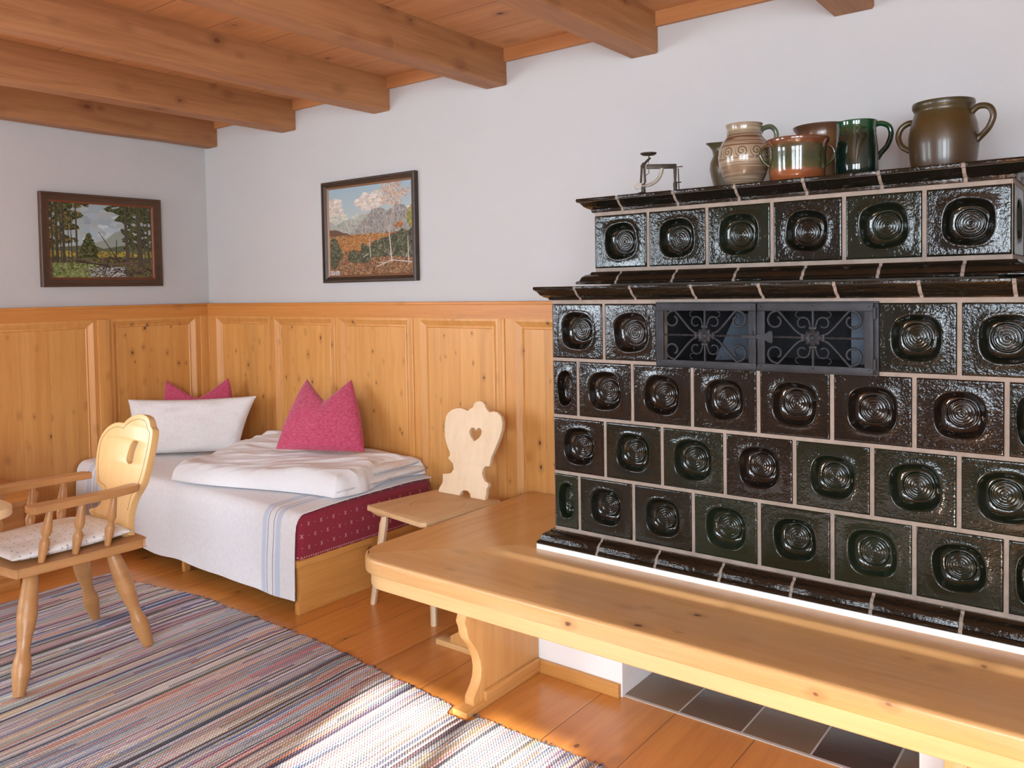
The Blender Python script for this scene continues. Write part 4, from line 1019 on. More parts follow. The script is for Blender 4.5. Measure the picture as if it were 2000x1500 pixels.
# table corner and the bench along the left wall
tb = thing('dining_table', 'pale pine table with rounded corner at the left edge of the photo', 'table', (1.5, -2.5, 0))
TP = []
for cx_, cy_, a0_ in ((2.09, -2.82, -PI / 2), (2.09, -2.143, 0), (1.02, -2.143, PI / 2), (1.02, -2.82, PI)):
    TP += [(cx_ + 0.10 * math.cos(a0_ + PI / 2 * k / 8), cy_ + 0.10 * math.sin(a0_ + PI / 2 * k / 8)) for k in range(9)]
plate('tabletop', [TP], 0.030, frame((0, 0, 0.72), (1, 0, 0), (0, 1, 0), (0, 0, 1)), M_TABLE, tb, bevel=0.005)
boxo('apron', (1.05, 1.95, -2.78, -2.25, 0.63, 0.719), M_TABLE, tb)
for x, y in ((1.08, -2.30), (1.9, -2.30), (1.08, -2.70), (1.9, -2.70)):
    bm = bmesh.new(); turned(bm, (x, y, 0.629), (x + (0.05 if x > 1.5 else -.05), y + (0.0), 0.0145), [(0, .03), (1, .022)], 8); obj('leg', bm, M_TABLE, tb)
wb_ = thing('wall_bench', 'orange pine box bench along the left wall with a rounded seat end', 'bench', (0.35, -2.0, 0))
WP = [(0.036, -2.74), (0.70, -2.74), (0.705, -1.60), (0.695, -1.46), (0.65, -1.375), (0.56, -1.335), (0.42, -1.325), (0.036, -1.325)]
M_WB = wood('wall_bench_pine', (0.64, 0.30, 0.085), (0.50, 0.20, 0.05), axis=1, knots=0.4, rough=0.35, tone=0.0, coat=0.2)
plate('seat', [WP], 0.030, frame((0, 0, 0.400), (1, 0, 0), (0, 1, 0), (0, 0, 1)), M_WB, wb_, bevel=0.005)
boxo('box_front', (0.036, 0.60, -2.72, -1.42, 0.0455, 0.399), M_WB, wb_)
boxo('base', (0.036, 0.660, -2.72, -1.470, 0.0, 0.045), M_WB, wb_, 0.003)

# ------------------------------------------------------------------ rag rug
def rugmat():
    N = NT('striped_rag_rug'); P = N.obj(); s = N.sep(P); x, y = s[0], s[1]
    wob = N.math('MULTIPLY', N.math('SUBTRACT', N.noise(N.comb(N.math('MULTIPLY', x, 0.9), N.math('MULTIPLY', y, 1.1), 0.0), 1.0, 2), 0.5), 0.035)
    xx = N.math('ADD', N.math('ADD', x, wob), N.math('MULTIPLY', y, 0.03))
    def layer(pitch, seed, ylen):
        i = N.math('FLOOR', N.math('DIVIDE', xx, pitch))
        r = N.white(N.comb(i, seed, 0.0))
        yy = N.math('FLOOR', N.math('ADD', N.math('DIVIDE', y, ylen), N.math('MULTIPLY', r, 9.0)))
        return i, N.white(N.comb(i, yy, seed)), r
    i1, v1, r1 = layer(0.0115, 1.0, 0.55); i2, v2, r2 = layer(0.045, 5.0, 1.3); i3, v3, r3 = layer(0.0058, 9.0, 0.4)
    pal = [(0.00, (0.566, 0.555, 0.578)), (0.09, (0.732, 0.720, 0.720)), (0.18, (0.260, 0.283, 0.389)), (0.26, (0.543, 0.354, 0.448)), (0.34, (0.779, 0.755, 0.708)), (0.44, (0.094, 0.088, 0.142)), (0.52, (0.566, 0.401, 0.236)), (0.60, (0.389, 0.519, 0.684)), (0.70, (0.708, 0.201, 0.201)), (0.755, (0.130, 0.212, 0.496)), (0.81, (0.732, 0.590, 0.319)), (0.87, (0.401, 0.531, 0.425)), (0.92, (0.860, 0.860, 0.860)), (0.97, (0.708, 0.354, 0.142))]
    base = N.ramp(v2, [(0.0, (0.552, 0.540, 0.576)), (0.3, (0.360, 0.384, 0.480)), (0.5, (0.600, 0.540, 0.456)), (0.7, (0.552, 0.396, 0.456)), (0.85, (0.660, 0.672, 0.696))], 'CONSTANT')
    c1_ = N.ramp(v1, pal, 'CONSTANT'); c3_ = N.ramp(v3, pal, 'CONSTANT')
    c = N.mix(0.72, base, c1_); c = N.mix(N.math('MULTIPLY', N.math('GREATER_THAN', r3, 0.45), 0.7), c, c3_)
    c = N.mix(N.math('MULTIPLY', N.math('GREATER_THAN', r1, 0.86), 0.8), c, (0.035, 0.035, 0.07, 1))
    # weave: little dashes across each weft strip
    ph = N.math('ADD', N.math('MULTIPLY', y, 2 * PI / 0.0115), N.math('MULTIPLY', i3, PI))
    wv = N.math('SINE', ph); str_ = N.math('MULTIPLY', N.math('ADD', N.math('MULTIPLY', r3, 0.5), 0.12), N.math('MULTIPLY', wv, 0.5))
    c = N.mix(1.0, c, N.comb(N.math('ADD', 1.0, str_), N.math('ADD', 1.0, str_), N.math('ADD', 1.0, str_)), 'MULTIPLY')
    hx = N.math('ABSOLUTE', N.math('SINE', N.math('MULTIPLY', xx, PI / 0.0125)))
    N.bump(N.math('ADD', hx, N.math('MULTIPLY', wv, 0.45)), 0.8, 0.003)
    return N.done(c, 0.95, spec=0.15)
bm = bmesh.new(); top = []; bot = []; nx, ny = 420, 30
for i in range(nx + 1):
    x = 0.828 + 3.4 * i / nx; a, b = [], []
    ed = 0.006 * vnoise(i * 0.9, 3) + 0.010 * vnoise(i * 0.12, 8) - 0.004 * (i % 3 == 0)
    e0 = -1.118 + 0.085 * ss(0.9, 1.6, x) - 0.075 * ss(2.2, 3.3, x) + ed - 0.045 * ss(3.11, 3.14, x) * (1 - ss(3.22, 3.25, x))
    for j in range(ny + 1):
        v = j / ny; y = -3.2 + (e0 + 3.2) * v; xx = x + (-0.006 + 0.012 * vnoise(v * 6, 2)) * (i == 0)
        h = 0.011 + 0.0025 * vnoise(x * 5, y * 5) - 0.004 * (1 if j in (0, ny) or i in (0, nx) else 0)
        a.append((xx, y, h)); b.append((xx, y, 0.0006))
    top.append(a); bot.append(b)
grid_closed(bm, top, bot)
rug = obj('rag_rug', bm, rugmat(), None, smooth=50)
tag(rug, 'large multicoloured striped rag rug on the pine floor', 'rug')
bm = bmesh.new(); rg = random.Random(11)
for k in range(150):
    x = 0.84 + 3.36 * rg.random(); e0 = -1.118 + 0.085 * ss(0.9, 1.6, x) - 0.075 * ss(2.2, 3.3, x)
    L_ = rg.uniform(.004, .018); dx = rg.uniform(-.01, .01)
    tube(bm, [(x, e0 - 0.01, 0.007), (x + dx * .5, e0 + L_ * .5, 0.005), (x + dx, e0 + L_, 0.0025)], 0.0018, 5)
tag(obj('fringe', bm, plain('rug_thread_ends', (0.16, 0.16, 0.20), 0.95, var=0.9, vs=30), rug), kind='stuff')

# ------------------------------------------------------------------ paintings
class Canvas:
    def __init__(s, w, h): s.w, s.h = w, h; s.a = np.zeros((h, w, 3)); s.Y, s.X = np.mgrid[0:h, 0:w]; s.X = s.X / w; s.Y = 1 - s.Y / h; s.r = np.random.RandomState(4)
    def fill(s, mask, c, j=0.0):
        n = s.r.uniform(1 - j, 1 + j, mask.shape)[..., None] if j else 1.0
        s.a = np.where(mask[..., None], np.array(c) * n, s.a)
    def below(s, pts, c, j=0.05, y0=None):
        xs, ys = zip(*pts); e = np.interp(s.X, xs, ys); m_ = s.Y < e
        if y0 is not None: m_ &= s.Y > y0
        s.fill(m_, c, j)
    def line(s, x0, y0, x1, y1, w0, c, w1=None, j=0.15):
        w1 = w0 if w1 is None else w1; dx, dy = x1 - x0, y1 - y0; l2 = dx * dx + dy * dy
        t = np.clip(((s.X - x0) * dx + (s.Y - y0) * dy) / l2, 0, 1); d = np.hypot(s.X - x0 - t * dx, (s.Y - y0 - t * dy) * s.h / s.w)
        s.fill(d < w0 + (w1 - w0) * t, c, j)
    def dabs(s, n, x0, x1, y0, y1, r, cols, asp=1.0, shape=None):
        if r < 0.03: n, r = int(n * 2.2), r * 0.66
        for _ in range(n):
            x, y = s.r.uniform(x0, x1), s.r.uniform(y0, y1)
            if shape and not shape(x, y): continue
            q = r * s.r.uniform(.5, 1.4); c = np.array(cols[s.r.randint(len(cols))]) * s.r.uniform(.75, 1.2)
            i0, i1 = int(max(0, (x - q) * s.w)), int(min(s.w, (x + q) * s.w + 1)); qq = q * s.w / s.h * asp
            j0, j1 = int(max(0, (1 - y - qq) * s.h)), int(min(s.h, (1 - y + qq) * s.h + 1))
            if i1 <= i0 or j1 <= j0: continue
            X, Y = s.X[j0:j1, i0:i1], s.Y[j0:j1, i0:i1]
            m_ = ((X - x) / q) ** 2 + ((Y - y) / qq) ** 2 < 1
            s.a[j0:j1, i0:i1][m_] = c
def paint_forest():
    c = Canvas(400, 262)
    c.a[:] = (0.42, 0.50, 0.52); c.a *= (0.8 + 0.3 * (1 - c.Y))[..., None]
    c.dabs(60, .3, .7, .5, .95, .05, [(0.50, 0.55, 0.55), (0.38, 0.47, 0.52)], .5)
    c.below([(0, .3), (.40, .47), (.52, .52), (.62, .63), (.70, .66), (.80, .58), (1, .5)], (0.30, 0.34, 0.30), .08)
    c.below([(0, .40), (.4, .45), (.5, .40), (.7, .45), (1, .4)], (0.12, 0.13, 0.08), .3)
    c.below([(0, .30), (1, .32)], (0.10, 0.075, 0.045), .4)
    c.dabs(500, 0, 1, .24, .36, .015, [(0.50, 0.38, 0.06), (0.35, 0.30, 0.06), (0.16, 0.14, 0.05)], .7)
    c.dabs(1500, 0, 1, 0, .28, .018, [(0.10, 0.07, 0.04), (0.05, 0.04, 0.03), (0.16, 0.11, 0.07), (0.13, 0.15, 0.05)], .5)
    c.dabs(350, .03, .45, .0, .20, .016, [(0.20, 0.26, 0.08), (0.30, 0.33, 0.14), (0.10, 0.13, 0.04)], .7)
    c.dabs(160, .36, .72, .02, .15, .014, [(0.55, 0.55, 0.55), (0.35, 0.36, 0.38), (0.04, 0.04, 0.05)], .4)
    dk = [(0.045, 0.055, 0.02), (0.09, 0.10, 0.035), (0.14, 0.14, 0.05), (0.03, 0.035, 0.015)]
    c.dabs(1700, 0, .36, .40, 1.0, .016, dk + [(0.25, 0.18, 0.05)], .7, lambda x, y: x < .20 + .13 * vnoise(x * 4, y * 9, 1) + .10 * ss(.7, .95, y) + .06 * math.sin(y * 40) and vnoise(x * 16, y * 16, 2) > -.28)
    c.dabs(500, .26, .44, .28, .60, .018, dk, .6, lambda x, y: abs(x - .36) < (.62 - y) * .32)
    c.dabs(2000, .52, 1.0, .40, 1.0, .015, dk, .6, lambda x, y: x > .70 - .12 * ss(.6, .95, y) + .10 * vnoise(x * 4, y * 9, 5) + .04 * math.sin(y * 45) and vnoise(x * 14, y * 18, 7) > -.12 - .3 * ss(.6, .95, y))
    for x, w_ in ((.03, .010), (.07, .014), (.105, .007), (.13, .014), (.20, .006), (.25, .010), (.175, .005)): c.line(x, .22, x - .005, .98, w_, (0.07, 0.06, 0.045), w_ * .6, .3)
    for x, w_ in ((.73, .020), (.86, .030), (.785, .008), (.95, .012), (.91, .007), (.99, .010)): c.line(x + .01, .20, x - .01, 1.0, w_, (0.09, 0.075, 0.055), w_ * .6, .3)
    c.line(.66, .20, .46, .62, .006, (0.05, 0.04, 0.035), .003); c.line(.62, .26, .63, .52, .006, (0.06, 0.045, 0.04), .004); c.line(.50, .05, .56, .30, .005, (0.05, 0.04, 0.03))
    c.line(.25, .22, .55, .17, .007, (0.05, 0.04, 0.03)); c.line(.30, .13, .52, .02, .006, (0.20, 0.15, 0.10)); c.line(.56, .18, .85, .23, .006, (0.16, 0.10, 0.08)); c.line(.62, .10, .55, .0, .005, (0.05, 0.04, 0.04))
    return c.a * 0.95
def paint_autumn():
    c = Canvas(340, 294)
    nz = lambda x, f, a, o=0.0: a * (vnoise(x * f, o) + 0.5 * vnoise(x * f * 2.3, o + 4) + 0.25 * vnoise(x * f * 5.1, o + 9))
    def ridge(pts, f, a, o):
        xs, ys = zip(*pts); return [(k / 120, float(np.interp(k / 120, xs, ys)) + nz(k / 120, f, a, o)) for k in range(121)]
    c.a[:] = (0.33, 0.44, 0.50); c.a = c.a * c.Y[..., None] + np.array((0.60, 0.56, 0.45)) * (1 - c.Y)[..., None]
    cl = [(0.62, 0.53, 0.45), (0.66, 0.59, 0.51), (0.58, 0.51, 0.45), (0.63, 0.56, 0.50)]
    blob = lambda X, Y, rx, ry, o: (lambda x, y: ((x - X) / rx) ** 2 + ((y - Y) / ry) ** 2 < 0.75 + 0.9 * vnoise(x * 9, y * 9, o))
    c.dabs(500, -.1, .30, .62, .92, .029, cl, .6, blob(.06, .78, .17, .11, 1)); c.dabs(600, .28, .72, .64, .95, .029, cl, .6, blob(.50, .80, .18, .12, 2))
    c.dabs(300, 0, 1, .56, .72, .029, [(0.60, 0.55, 0.42), (0.56, 0.52, 0.44)], .25, lambda x, y: vnoise(x * 5, y * 16, 3) > -.05)
    c.below(ridge([(0, .62), (.08, .585), (.25, .64), (.34, .63), (.42, .69), (.50, .675), (.6, .71), (1, .6)], 14, .018, 1), (0.37, 0.38, 0.34), .06)
    c.dabs(300, .1, .55, .50, .66, .012, [(0.34, 0.36, 0.31), (0.41, 0.41, 0.36), (0.38, 0.37, 0.31)], 1.2, lambda x, y: y < .56 + .1 * x * 2)
    R2 = ridge([(0, .4), (.28, .47), (.40, .58), (.50, .68), (.58, .745), (.64, .735), (.72, .69), (.82, .765), (.90, .74), (1, .66)], 16, .022, 7)
    c.below(R2, (0.28, 0.255, 0.24), .06)
    xs2, ys2 = zip(*R2)
    c.dabs(900, .30, 1, .45, .76, .010, [(0.33, 0.30, 0.28), (0.24, 0.22, 0.21), (0.30, 0.27, 0.22), (0.36, 0.34, 0.31)], 1.8, lambda x, y: y < np.interp(x, xs2, ys2) - .01)
    c.below(ridge([(0, .53), (.1, .525), (.30, .45), (.5, .455), (1, .46)], 9, .012, 3), (0.15, 0.085, 0.06), .12)
    c.below(ridge([(0, .42), (.4, .445), (1, .46)], 8, .02, 5), (0.36, 0.15, 0.055), .2)
    c.below(ridge([(0, .28), (.5, .30), (1, .25)], 5, .05, 6), (0.20, 0.10, 0.05), .25)
    c.dabs(900, -.02, .70, .22, .46, .016, [(0.50, 0.20, 0.05), (0.38, 0.16, 0.05), (0.44, 0.30, 0.13), (0.26, 0.12, 0.05)], .3)
    c.dabs(2600, 0, 1, -.02, .27, .012, [(0.24, 0.13, 0.07), (0.12, 0.07, 0.04), (0.36, 0.24, 0.13), (0.30, 0.12, 0.05)], .8)
    g_ = [(0.07, 0.08, 0.05), (0.12, 0.12, 0.07), (0.045, 0.05, 0.035), (0.17, 0.16, 0.10), (0.10, 0.085, 0.05)]
    c.dabs(900, -.1, .25, .05, .46, .015, g_, .8, blob(.06, .26, .10, .15, 4)); c.dabs(900, .2, .56, .08, .36, .014, g_, .8, blob(.37, .20, .13, .09, 5))
    c.dabs(2600, .40, 1, .18, .60, .015, g_, .9, lambda x, y: y < .30 + .30 * (x - .35) + .07 * vnoise(x * 11, 3) and y > .23 + .04 * vnoise(x * 8, 1) - .04 * x)
    c.dabs(120, .74, .94, .48, .60, .012, [(0.50, 0.18, 0.04), (0.40, 0.13, 0.03), (0.30, 0.12, 0.04)], 1.0, blob(.84, .535, .055, .035, 6))
    c.dabs(110, .92, 1, .45, .76, .010, [(0.34, 0.30, 0.07), (0.20, 0.20, 0.06)], 1.8, blob(1.0, .60, .07, .15, 8))
    c.dabs(1900, .50, 1, .64, 1.0, .0075, [(0.60, 0.42, 0.30), (0.50, 0.28, 0.17), (0.63, 0.52, 0.40), (0.42, 0.22, 0.13)], .8, lambda x, y: ((x - .78) / .20) ** 2 + ((y - .87) / .15) ** 2 < .7 + .9 * vnoise(x * 12, y * 12, 2) and vnoise(x * 40, y * 40, 5) > -.15)
    br = (0.48, 0.40, 0.34)
    c.line(.76, .14, .745, .34, .0065, (0.62, 0.57, 0.50), .005); c.line(.745, .34, .73, .50, .005, (0.58, 0.53, 0.46), .004); c.line(.73, .48, .79, .72, .004, br, .003); c.line(.73, .50, .69, .70, .003, br, .0015); c.line(.735, .45, .80, .66, .003, br, .002)
    for a_, b_ in ((.66, .88), (.72, .93), (.78, .96), (.84, .92), (.92, .83), (.88, .76)): c.line(.79, .70, a_, b_, .0022, br, .0006)
    for a_, b_ in ((.68, .30), (.70, .33), (.80, .30), (.67, .26)): c.line(.755, .20, a_, b_, .002, br, .0006)
    c.line(.51, .20, .50, .40, .0048, (0.53, 0.48, 0.42), .0038); c.line(.95, .10, .945, .41, .0055, (0.50, 0.46, 0.42), .003)
    c.line(.58, .09, .76, .155, .004, (0.60, 0.54, 0.50)); c.line(.76, .155, 1, .125, .004, (0.56, 0.50, 0.46)); c.line(.60, .13, .72, .135, .003, (0.5, 0.4, 0.36)); c.line(.42, .20, .49, .24, .003, (0.5, 0.45, 0.4)); c.line(.92, .18, .97, .28, .003, (0.45, 0.4, 0.36))
    c.dabs(60, .01, .12, .0, .06, .010, [(0.55, 0.53, 0.52), (0.4, 0.36, 0.35)], .6)
    return c.a * 0.92
def painting(name, label, img, org, ux, nrm, W_, H_, fw, outer, inner, tilt=0.0):
    org, ux, nrm = Vector(org), Vector(ux), Vector(nrm); up = Vector((0, 0, 1))
    P = lambda u, v, d: org + ux * u + up * (v + u * tilt) + nrm * d
    root = thing(name, label, 'painting', org)
    h, w_ = img.shape[:2]; iw, ih = W_ - 2 * fw, H_ - 2 * fw
    bm = bmesh.new(); cl = bm.verts.layers.float_color.new('paint')
    vs = []
    for j in range(h):
        row = []
        for i in range(w_):
            v = bm.verts.new(P(fw + iw * i / (w_ - 1), H_ - fw - ih * j / (h - 1), 0.009)); v[cl] = (*[float(q) for q in img[j, i]], 1); row.append(v)
        vs.append(row)
    for j in range(h - 1):
        for i in range(w_ - 1): bm.faces.new((vs[j][i], vs[j + 1][i], vs[j + 1][i + 1], vs[j][i + 1]))
    bk_ = [bm.verts.new(P(a, b, 0.002)) for a, b in ((fw, fw), (W_ - fw, fw), (W_ - fw, H_ - fw), (fw, H_ - fw))]
    bm.faces.new(bk_)
    N = NT(name + '_paint'); at = N.n('ShaderNodeAttribute', attribute_name='paint').outputs['Color']; N.bump(N.noise(N.obj(), 300, 2), 0.3, 0.0006)
    obj('canvas', bm, N.done(at, 0.65, spec=0.2), root, smooth=0, fix=False)
    def ring(prof, mat, nm):
        bm = bmesh.new(); rings = []
        for s_, d in prof: rings.append([bm.verts.new(P(a, b, d)) for a, b in ((s_, s_), (W_ - s_, s_), (W_ - s_, H_ - s_), (s_, H_ - s_))])
        rings.append(rings[0])
        for A, B in zip(rings, rings[1:]):
            for k in range(4): bm.faces.new((A[k], A[(k + 1) % 4], B[(k + 1) % 4], B[k]))
        return obj(nm, bm, mat, root, smooth=25)
    ring([(0, 0.001), (0, 0.030), (0.004, 0.034), (0.014, 0.034), (0.016, 0.026), (fw - 0.008, 0.018), (fw - 0.008, 0.001)], outer, 'frame')
    ring([(fw - 0.0085, 0.0015), (fw - 0.0085, 0.017), (fw - 0.003, 0.015), (fw + 0.002, 0.010), (fw + 0.002, 0.0015)], inner, 'inner_frame')
    return root
M_FR1 = wood('dark_walnut_frame', (0.085, 0.040, 0.018), (0.05, 0.022, 0.010), axis=1, knots=0, rough=0.4, tone=0)
M_FR2 = wood('black_brown_frame', (0.050, 0.028, 0.016), (0.028, 0.015, 0.009), axis=0, knots=0, rough=0.4, tone=0)
M_GILT = plain('red_gilt_liner', (0.20, 0.055, 0.02), 0.4, metal=0.2)
M_GILT2 = plain('worn_gilt_liner', (0.24, 0.12, 0.06), 0.4, metal=0.2)
painting('forest_painting', 'landscape painting of tall firs round a stream, brown frame, on the left wall', paint_forest(), (0.0, -1.056, 1.4595), (0, 1, 0), (1, 0, 0), 0.718, 0.5405, 0.052, M_FR1, M_GILT, tilt=0.004)
painting('autumn_painting', 'landscape painting of an autumn moor with a birch, dark frame, on the stove wall', paint_autumn(), (1.207, 0.0, 1.457), (1, 0, 0), (0, -1, 0), 0.740, 0.571, 0.040, M_FR2, M_GILT2)

# ------------------------------------------------------------------ pottery on the stove
TOPZ = 1.7240
def potmat(name, stops, rough=0.25, coat=0.5, streak=0.0, bandf=None, bump=0.15, spec=0.5):
    """stops: (height fraction via object z in metres, colour)"""
    N = NT(name); P = N.obj(); s = N.sep(P); z = s[2]
    zz = N.math('ADD', z, N.math('MULTIPLY', N.math('SUBTRACT', N.noise(N.vmath('MULTIPLY', P, (18, 18, 4)), 1.0, 3), 0.5), streak))
    z0, z1 = stops[0][0], stops[-1][0]
    c = N.ramp(N.mr(zz, z0, z1, 0, 1, False), [((a - z0) / (z1 - z0), b) for a, b in stops])
    g = N.noise(P, 12, 4, .6); c = N.mix(N.mr(g, .3, .7, 0, .35), c, N.mix(1.0, c, (0.55, 0.5, 0.45, 1), 'MULTIPLY'))
    if bandf: c = bandf(N, P, s, c)
    N.bump(N.math('ADD', N.noise(N.vmath('MULTIPLY', P, (4, 4, 130)), 1.0, 2), N.noise(P, 70, 2)), bump, 0.0015)
    return N.done(c, rough, coat=coat, coat_r=0.08, spec=spec)
def pot(name, label, cat, x, y, prof, mat, handles=(), hmat=None, rimmat=None, deform=None, rot=0.0, sc=1.0):
    r_ = thing(name, label, cat, (x, y, TOPZ), rot)
    L = [(a * sc, b * sc) for a, b in prof]; wall = 0.006
    full_ = [(0, 0)] + L + [(max(a - wall, 0.001), b) for a, b in L[::-1]][0:] ; full_ = full_[:-1] + [(full_[-1][0], 0.008), (0, 0.008)]
    bm = bmesh.new(); lathe(bm, full_, (0, 0, 0), 48, deform=deform)
    me_o = obj('body', bm, mat, None, smooth=60); me_o.parent = r_
    for pts, rad, fl in handles:
        bm = bmesh.new(); tube(bm, catmull(pts, 6), rad, 10, flat=fl, up=(0, 1, 0)); h = obj('handle', bm, hmat or mat, None, smooth=60); h.parent = r_
    return r_
VX = math.atan2(RIGHT.y, RIGHT.x)     # pots' handles roughly in the picture plane
# olive jug behind
def spout(p, t, z):
    if z > 0.150:
        k = max(0, math.cos(t - PI)) ** 6; p = p + Vector((-0.020 * k * (z - 0.150) / 0.03, 0, 0.004 * k))
    return p
OL = potmat('olive_glaze', [(0, (0.0700, 0.0550, 0.0200)), (0.10, (0.0900, 0.0575, 0.0200)), (0.18, (0.0850, 0.0700, 0.0300))], 0.35, 0.25)
pot('olive_jug', 'olive brown jug with a pouring lip, behind the banded jug', 'jug', 3.762, -0.245,
    [(0.062, 0), (0.066, 0.03), (0.078, 0.075), (0.083, 0.10), (0.081, 0.125), (0.070, 0.150), (0.064, 0.165), (0.066, 0.180), (0.072, 0.190)], OL, rot=VX, deform=spout, sc=1.0)
def bands(N, P, s, c):
    ang = N.math('ARCTAN2', s[1], s[0]); z = s[2]
    u = N.math('MULTIPLY', ang, 11 / (2 * PI)); fu = N.math('FRACT', u)
    # wave of rolling scrolls on a pale band
    zc = 0.112
    pale = N.mr(N.math('ABSOLUTE', N.math('SUBTRACT', z, zc)), 0.018, 0.020, 1, 0)
    c = N.mix(N.math('MULTIPLY', pale, .7), c, (0.36, 0.29, 0.20, 1))
    px_ = N.math('MULTIPLY', N.math('SUBTRACT', fu, 0.5), 0.048); pz_ = N.math('SUBTRACT', z, zc)
    rr = N.math('SQRT', N.math('ADD', N.math('MULTIPLY', px_, px_), N.math('MULTIPLY', pz_, pz_)))
    th = N.math('DIVIDE', N.math('ARCTAN2', pz_, px_), 2 * PI)
    sp = N.math('FRACT', N.math('ADD', N.math('DIVIDE', rr, 0.0105), th))
    ln = N.math('MULTIPLY', N.math('LESS_THAN', N.math('ABSOLUTE', N.math('SUBTRACT', sp, 0.5)), 0.20), N.math('LESS_THAN', rr, 0.0205))
    ln = N.math('MULTIPLY', ln, pale)
    c = N.mix(N.math('MULTIPLY', ln, .85), c, (0.07, 0.045, 0.022, 1))
    st = N.noise(N.vmath('MULTIPLY', P, (6, 6, 190)), 1.0, 2)
    c = N.mix(N.math('MULTIPLY', N.mr(st, .5, .6), N.math('SUBTRACT', .55, N.math('MULTIPLY', pale, .5))), c, (0.38, 0.30, 0.20, 1))
    for zl in (0.138, 0.144, 0.150, 0.086, 0.080, 0.073):
        c = N.mix(N.mr(N.math('ABSOLUTE', N.math('SUBTRACT', z, zl)), 0.0006, 0.0016, .7, 0), c, (0.42, 0.34, 0.24, 1))
    return c
ST_ = potmat('banded_stoneware', [(0, (0.1445, 0.1020, 0.0595)), (0.03, (0.2040, 0.1318, 0.0850)), (0.09, (0.2210, 0.1445, 0.0892)), (0.15, (0.1275, 0.0595, 0.0357)), (0.168, (0.1190, 0.0553, 0.0340)), (0.176, (0.2550, 0.2040, 0.1360)), (0.202, (0.2550, 0.2125, 0.1445)), (0.207, (0.0510, 0.0187, 0.0119))], 0.2, 0.5, bandf=bands)
GRH = potmat('green_grey_handle', [(0.12, (0.36, 0.33, 0.24)), (0.19, (0.09, 0.12, 0.07)), (0.22, (0.10, 0.13, 0.07))], 0.25, 0.5)
pot('banded_jug', 'beige and brown banded stoneware jug with scroll pattern and green handle', 'jug', 3.894, -0.470,
    [(0.052, 0), (0.056, 0.012), (0.070, 0.040), (0.082, 0.080), (0.0845, 0.105), (0.081, 0.130), (0.071, 0.152), (0.059, 0.166), (0.056, 0.175), (0.0555, 0.190), (0.058, 0.203), (0.060, 0.208)], ST_,
    handles=[([(0.052, 0, 0.180), (0.064, 0, 0.196), (0.090, 0, 0.202), (0.107, 0, 0.186), (0.108, 0, 0.160), (0.098, 0, 0.135), (0.080, 0, 0.125)], 0.0085, 0.8)], hmat=GRH, rot=VX + 0.05, sc=1.0)
BR_ = potmat('brown_earthenware', [(0, (0.1680, 0.0840, 0.0315)), (0.16, (0.1960, 0.0980, 0.0350)), (0.185, (0.1540, 0.0700, 0.0350)), (0.20, (0.1050, 0.0490, 0.0245))], 0.3, 0.35)
pot('brown_pot', 'wide brown earthenware pot standing behind the green and orange bowl', 'pot', 4.075, -0.235,
    [(0.070, 0), (0.080, 0.05), (0.086, 0.12), (0.084, 0.17), (0.084, 0.195), (0.092, 0.205), (0.094, 0.212)], BR_, rot=VX)
BO = potmat('green_orange_glaze', [(0, (0.2520, 0.0720, 0.0270)), (0.030, (0.2400, 0.0780, 0.0300)), (0.040, (0.0780, 0.0660, 0.0150)), (0.07, (0.0330, 0.0420, 0.0108)), (0.108, (0.0600, 0.0450, 0.0180)), (0.118, (0.1440, 0.0480, 0.0180)), (0.132, (0.1200, 0.0450, 0.0210))], 0.14, 0.8, streak=0.03)
pot('glazed_bowl', 'two-handled bowl with green glaze running over orange clay, at the front', 'bowl', 4.076, -0.492,
    [(0.078, 0), (0.083, 0.004), (0.086, 0.04), (0.088, 0.09), (0.089, 0.112), (0.094, 0.120), (0.097, 0.128), (0.096, 0.133)], BO,
    handles=[([(0.088, 0, 0.116), (0.104, 0, 0.112), (0.115, 0, 0.092), (0.108, 0, 0.070), (0.088, 0, 0.052)], 0.0050, 1.3), ([(-0.088, 0, 0.116), (-0.104, 0, 0.112), (-0.115, 0, 0.092), (-0.108, 0, 0.070), (-0.088, 0, 0.052)], 0.0050, 1.3)], rot=VX - 0.05)
GN = potmat('bottle_green_glaze', [(0, (0.0042, 0.0154, 0.0112)), (0.14, (0.0056, 0.0154, 0.0084)), (0.165, (0.0042, 0.0490, 0.0154)), (0.19, (0.0056, 0.0595, 0.0196))], 0.10, 0.9)
pot('green_mug', 'tall bottle-green glazed mug with a large looped handle', 'mug', 4.226, -0.385,
    [(0.062, 0), (0.066, 0.004), (0.0665, 0.05), (0.0655, 0.10), (0.0625, 0.140), (0.0605, 0.150), (0.0615, 0.156), (0.060, 0.162), (0.0615, 0.185), (0.063, 0.190)], GN, sc=0.97,
    handles=[([(0.058, 0, 0.176), (0.078, 0, 0.180), (0.102, 0, 0.170), (0.109, 0, 0.145), (0.098, 0, 0.112), (0.076, 0, 0.086), (0.066, 0, 0.070)], 0.0088, 0.85)], rot=VX - 0.02)
CR = potmat('olive_salt_glaze', [(0, (0.0638, 0.0300, 0.0135)), (0.08, (0.0600, 0.0338, 0.0112)), (0.15, (0.0638, 0.0375, 0.0097)), (0.20, (0.0488, 0.0360, 0.0097)), (0.22, (0.0375, 0.0263, 0.0097))], 0.34, 0.2, bump=0.08)
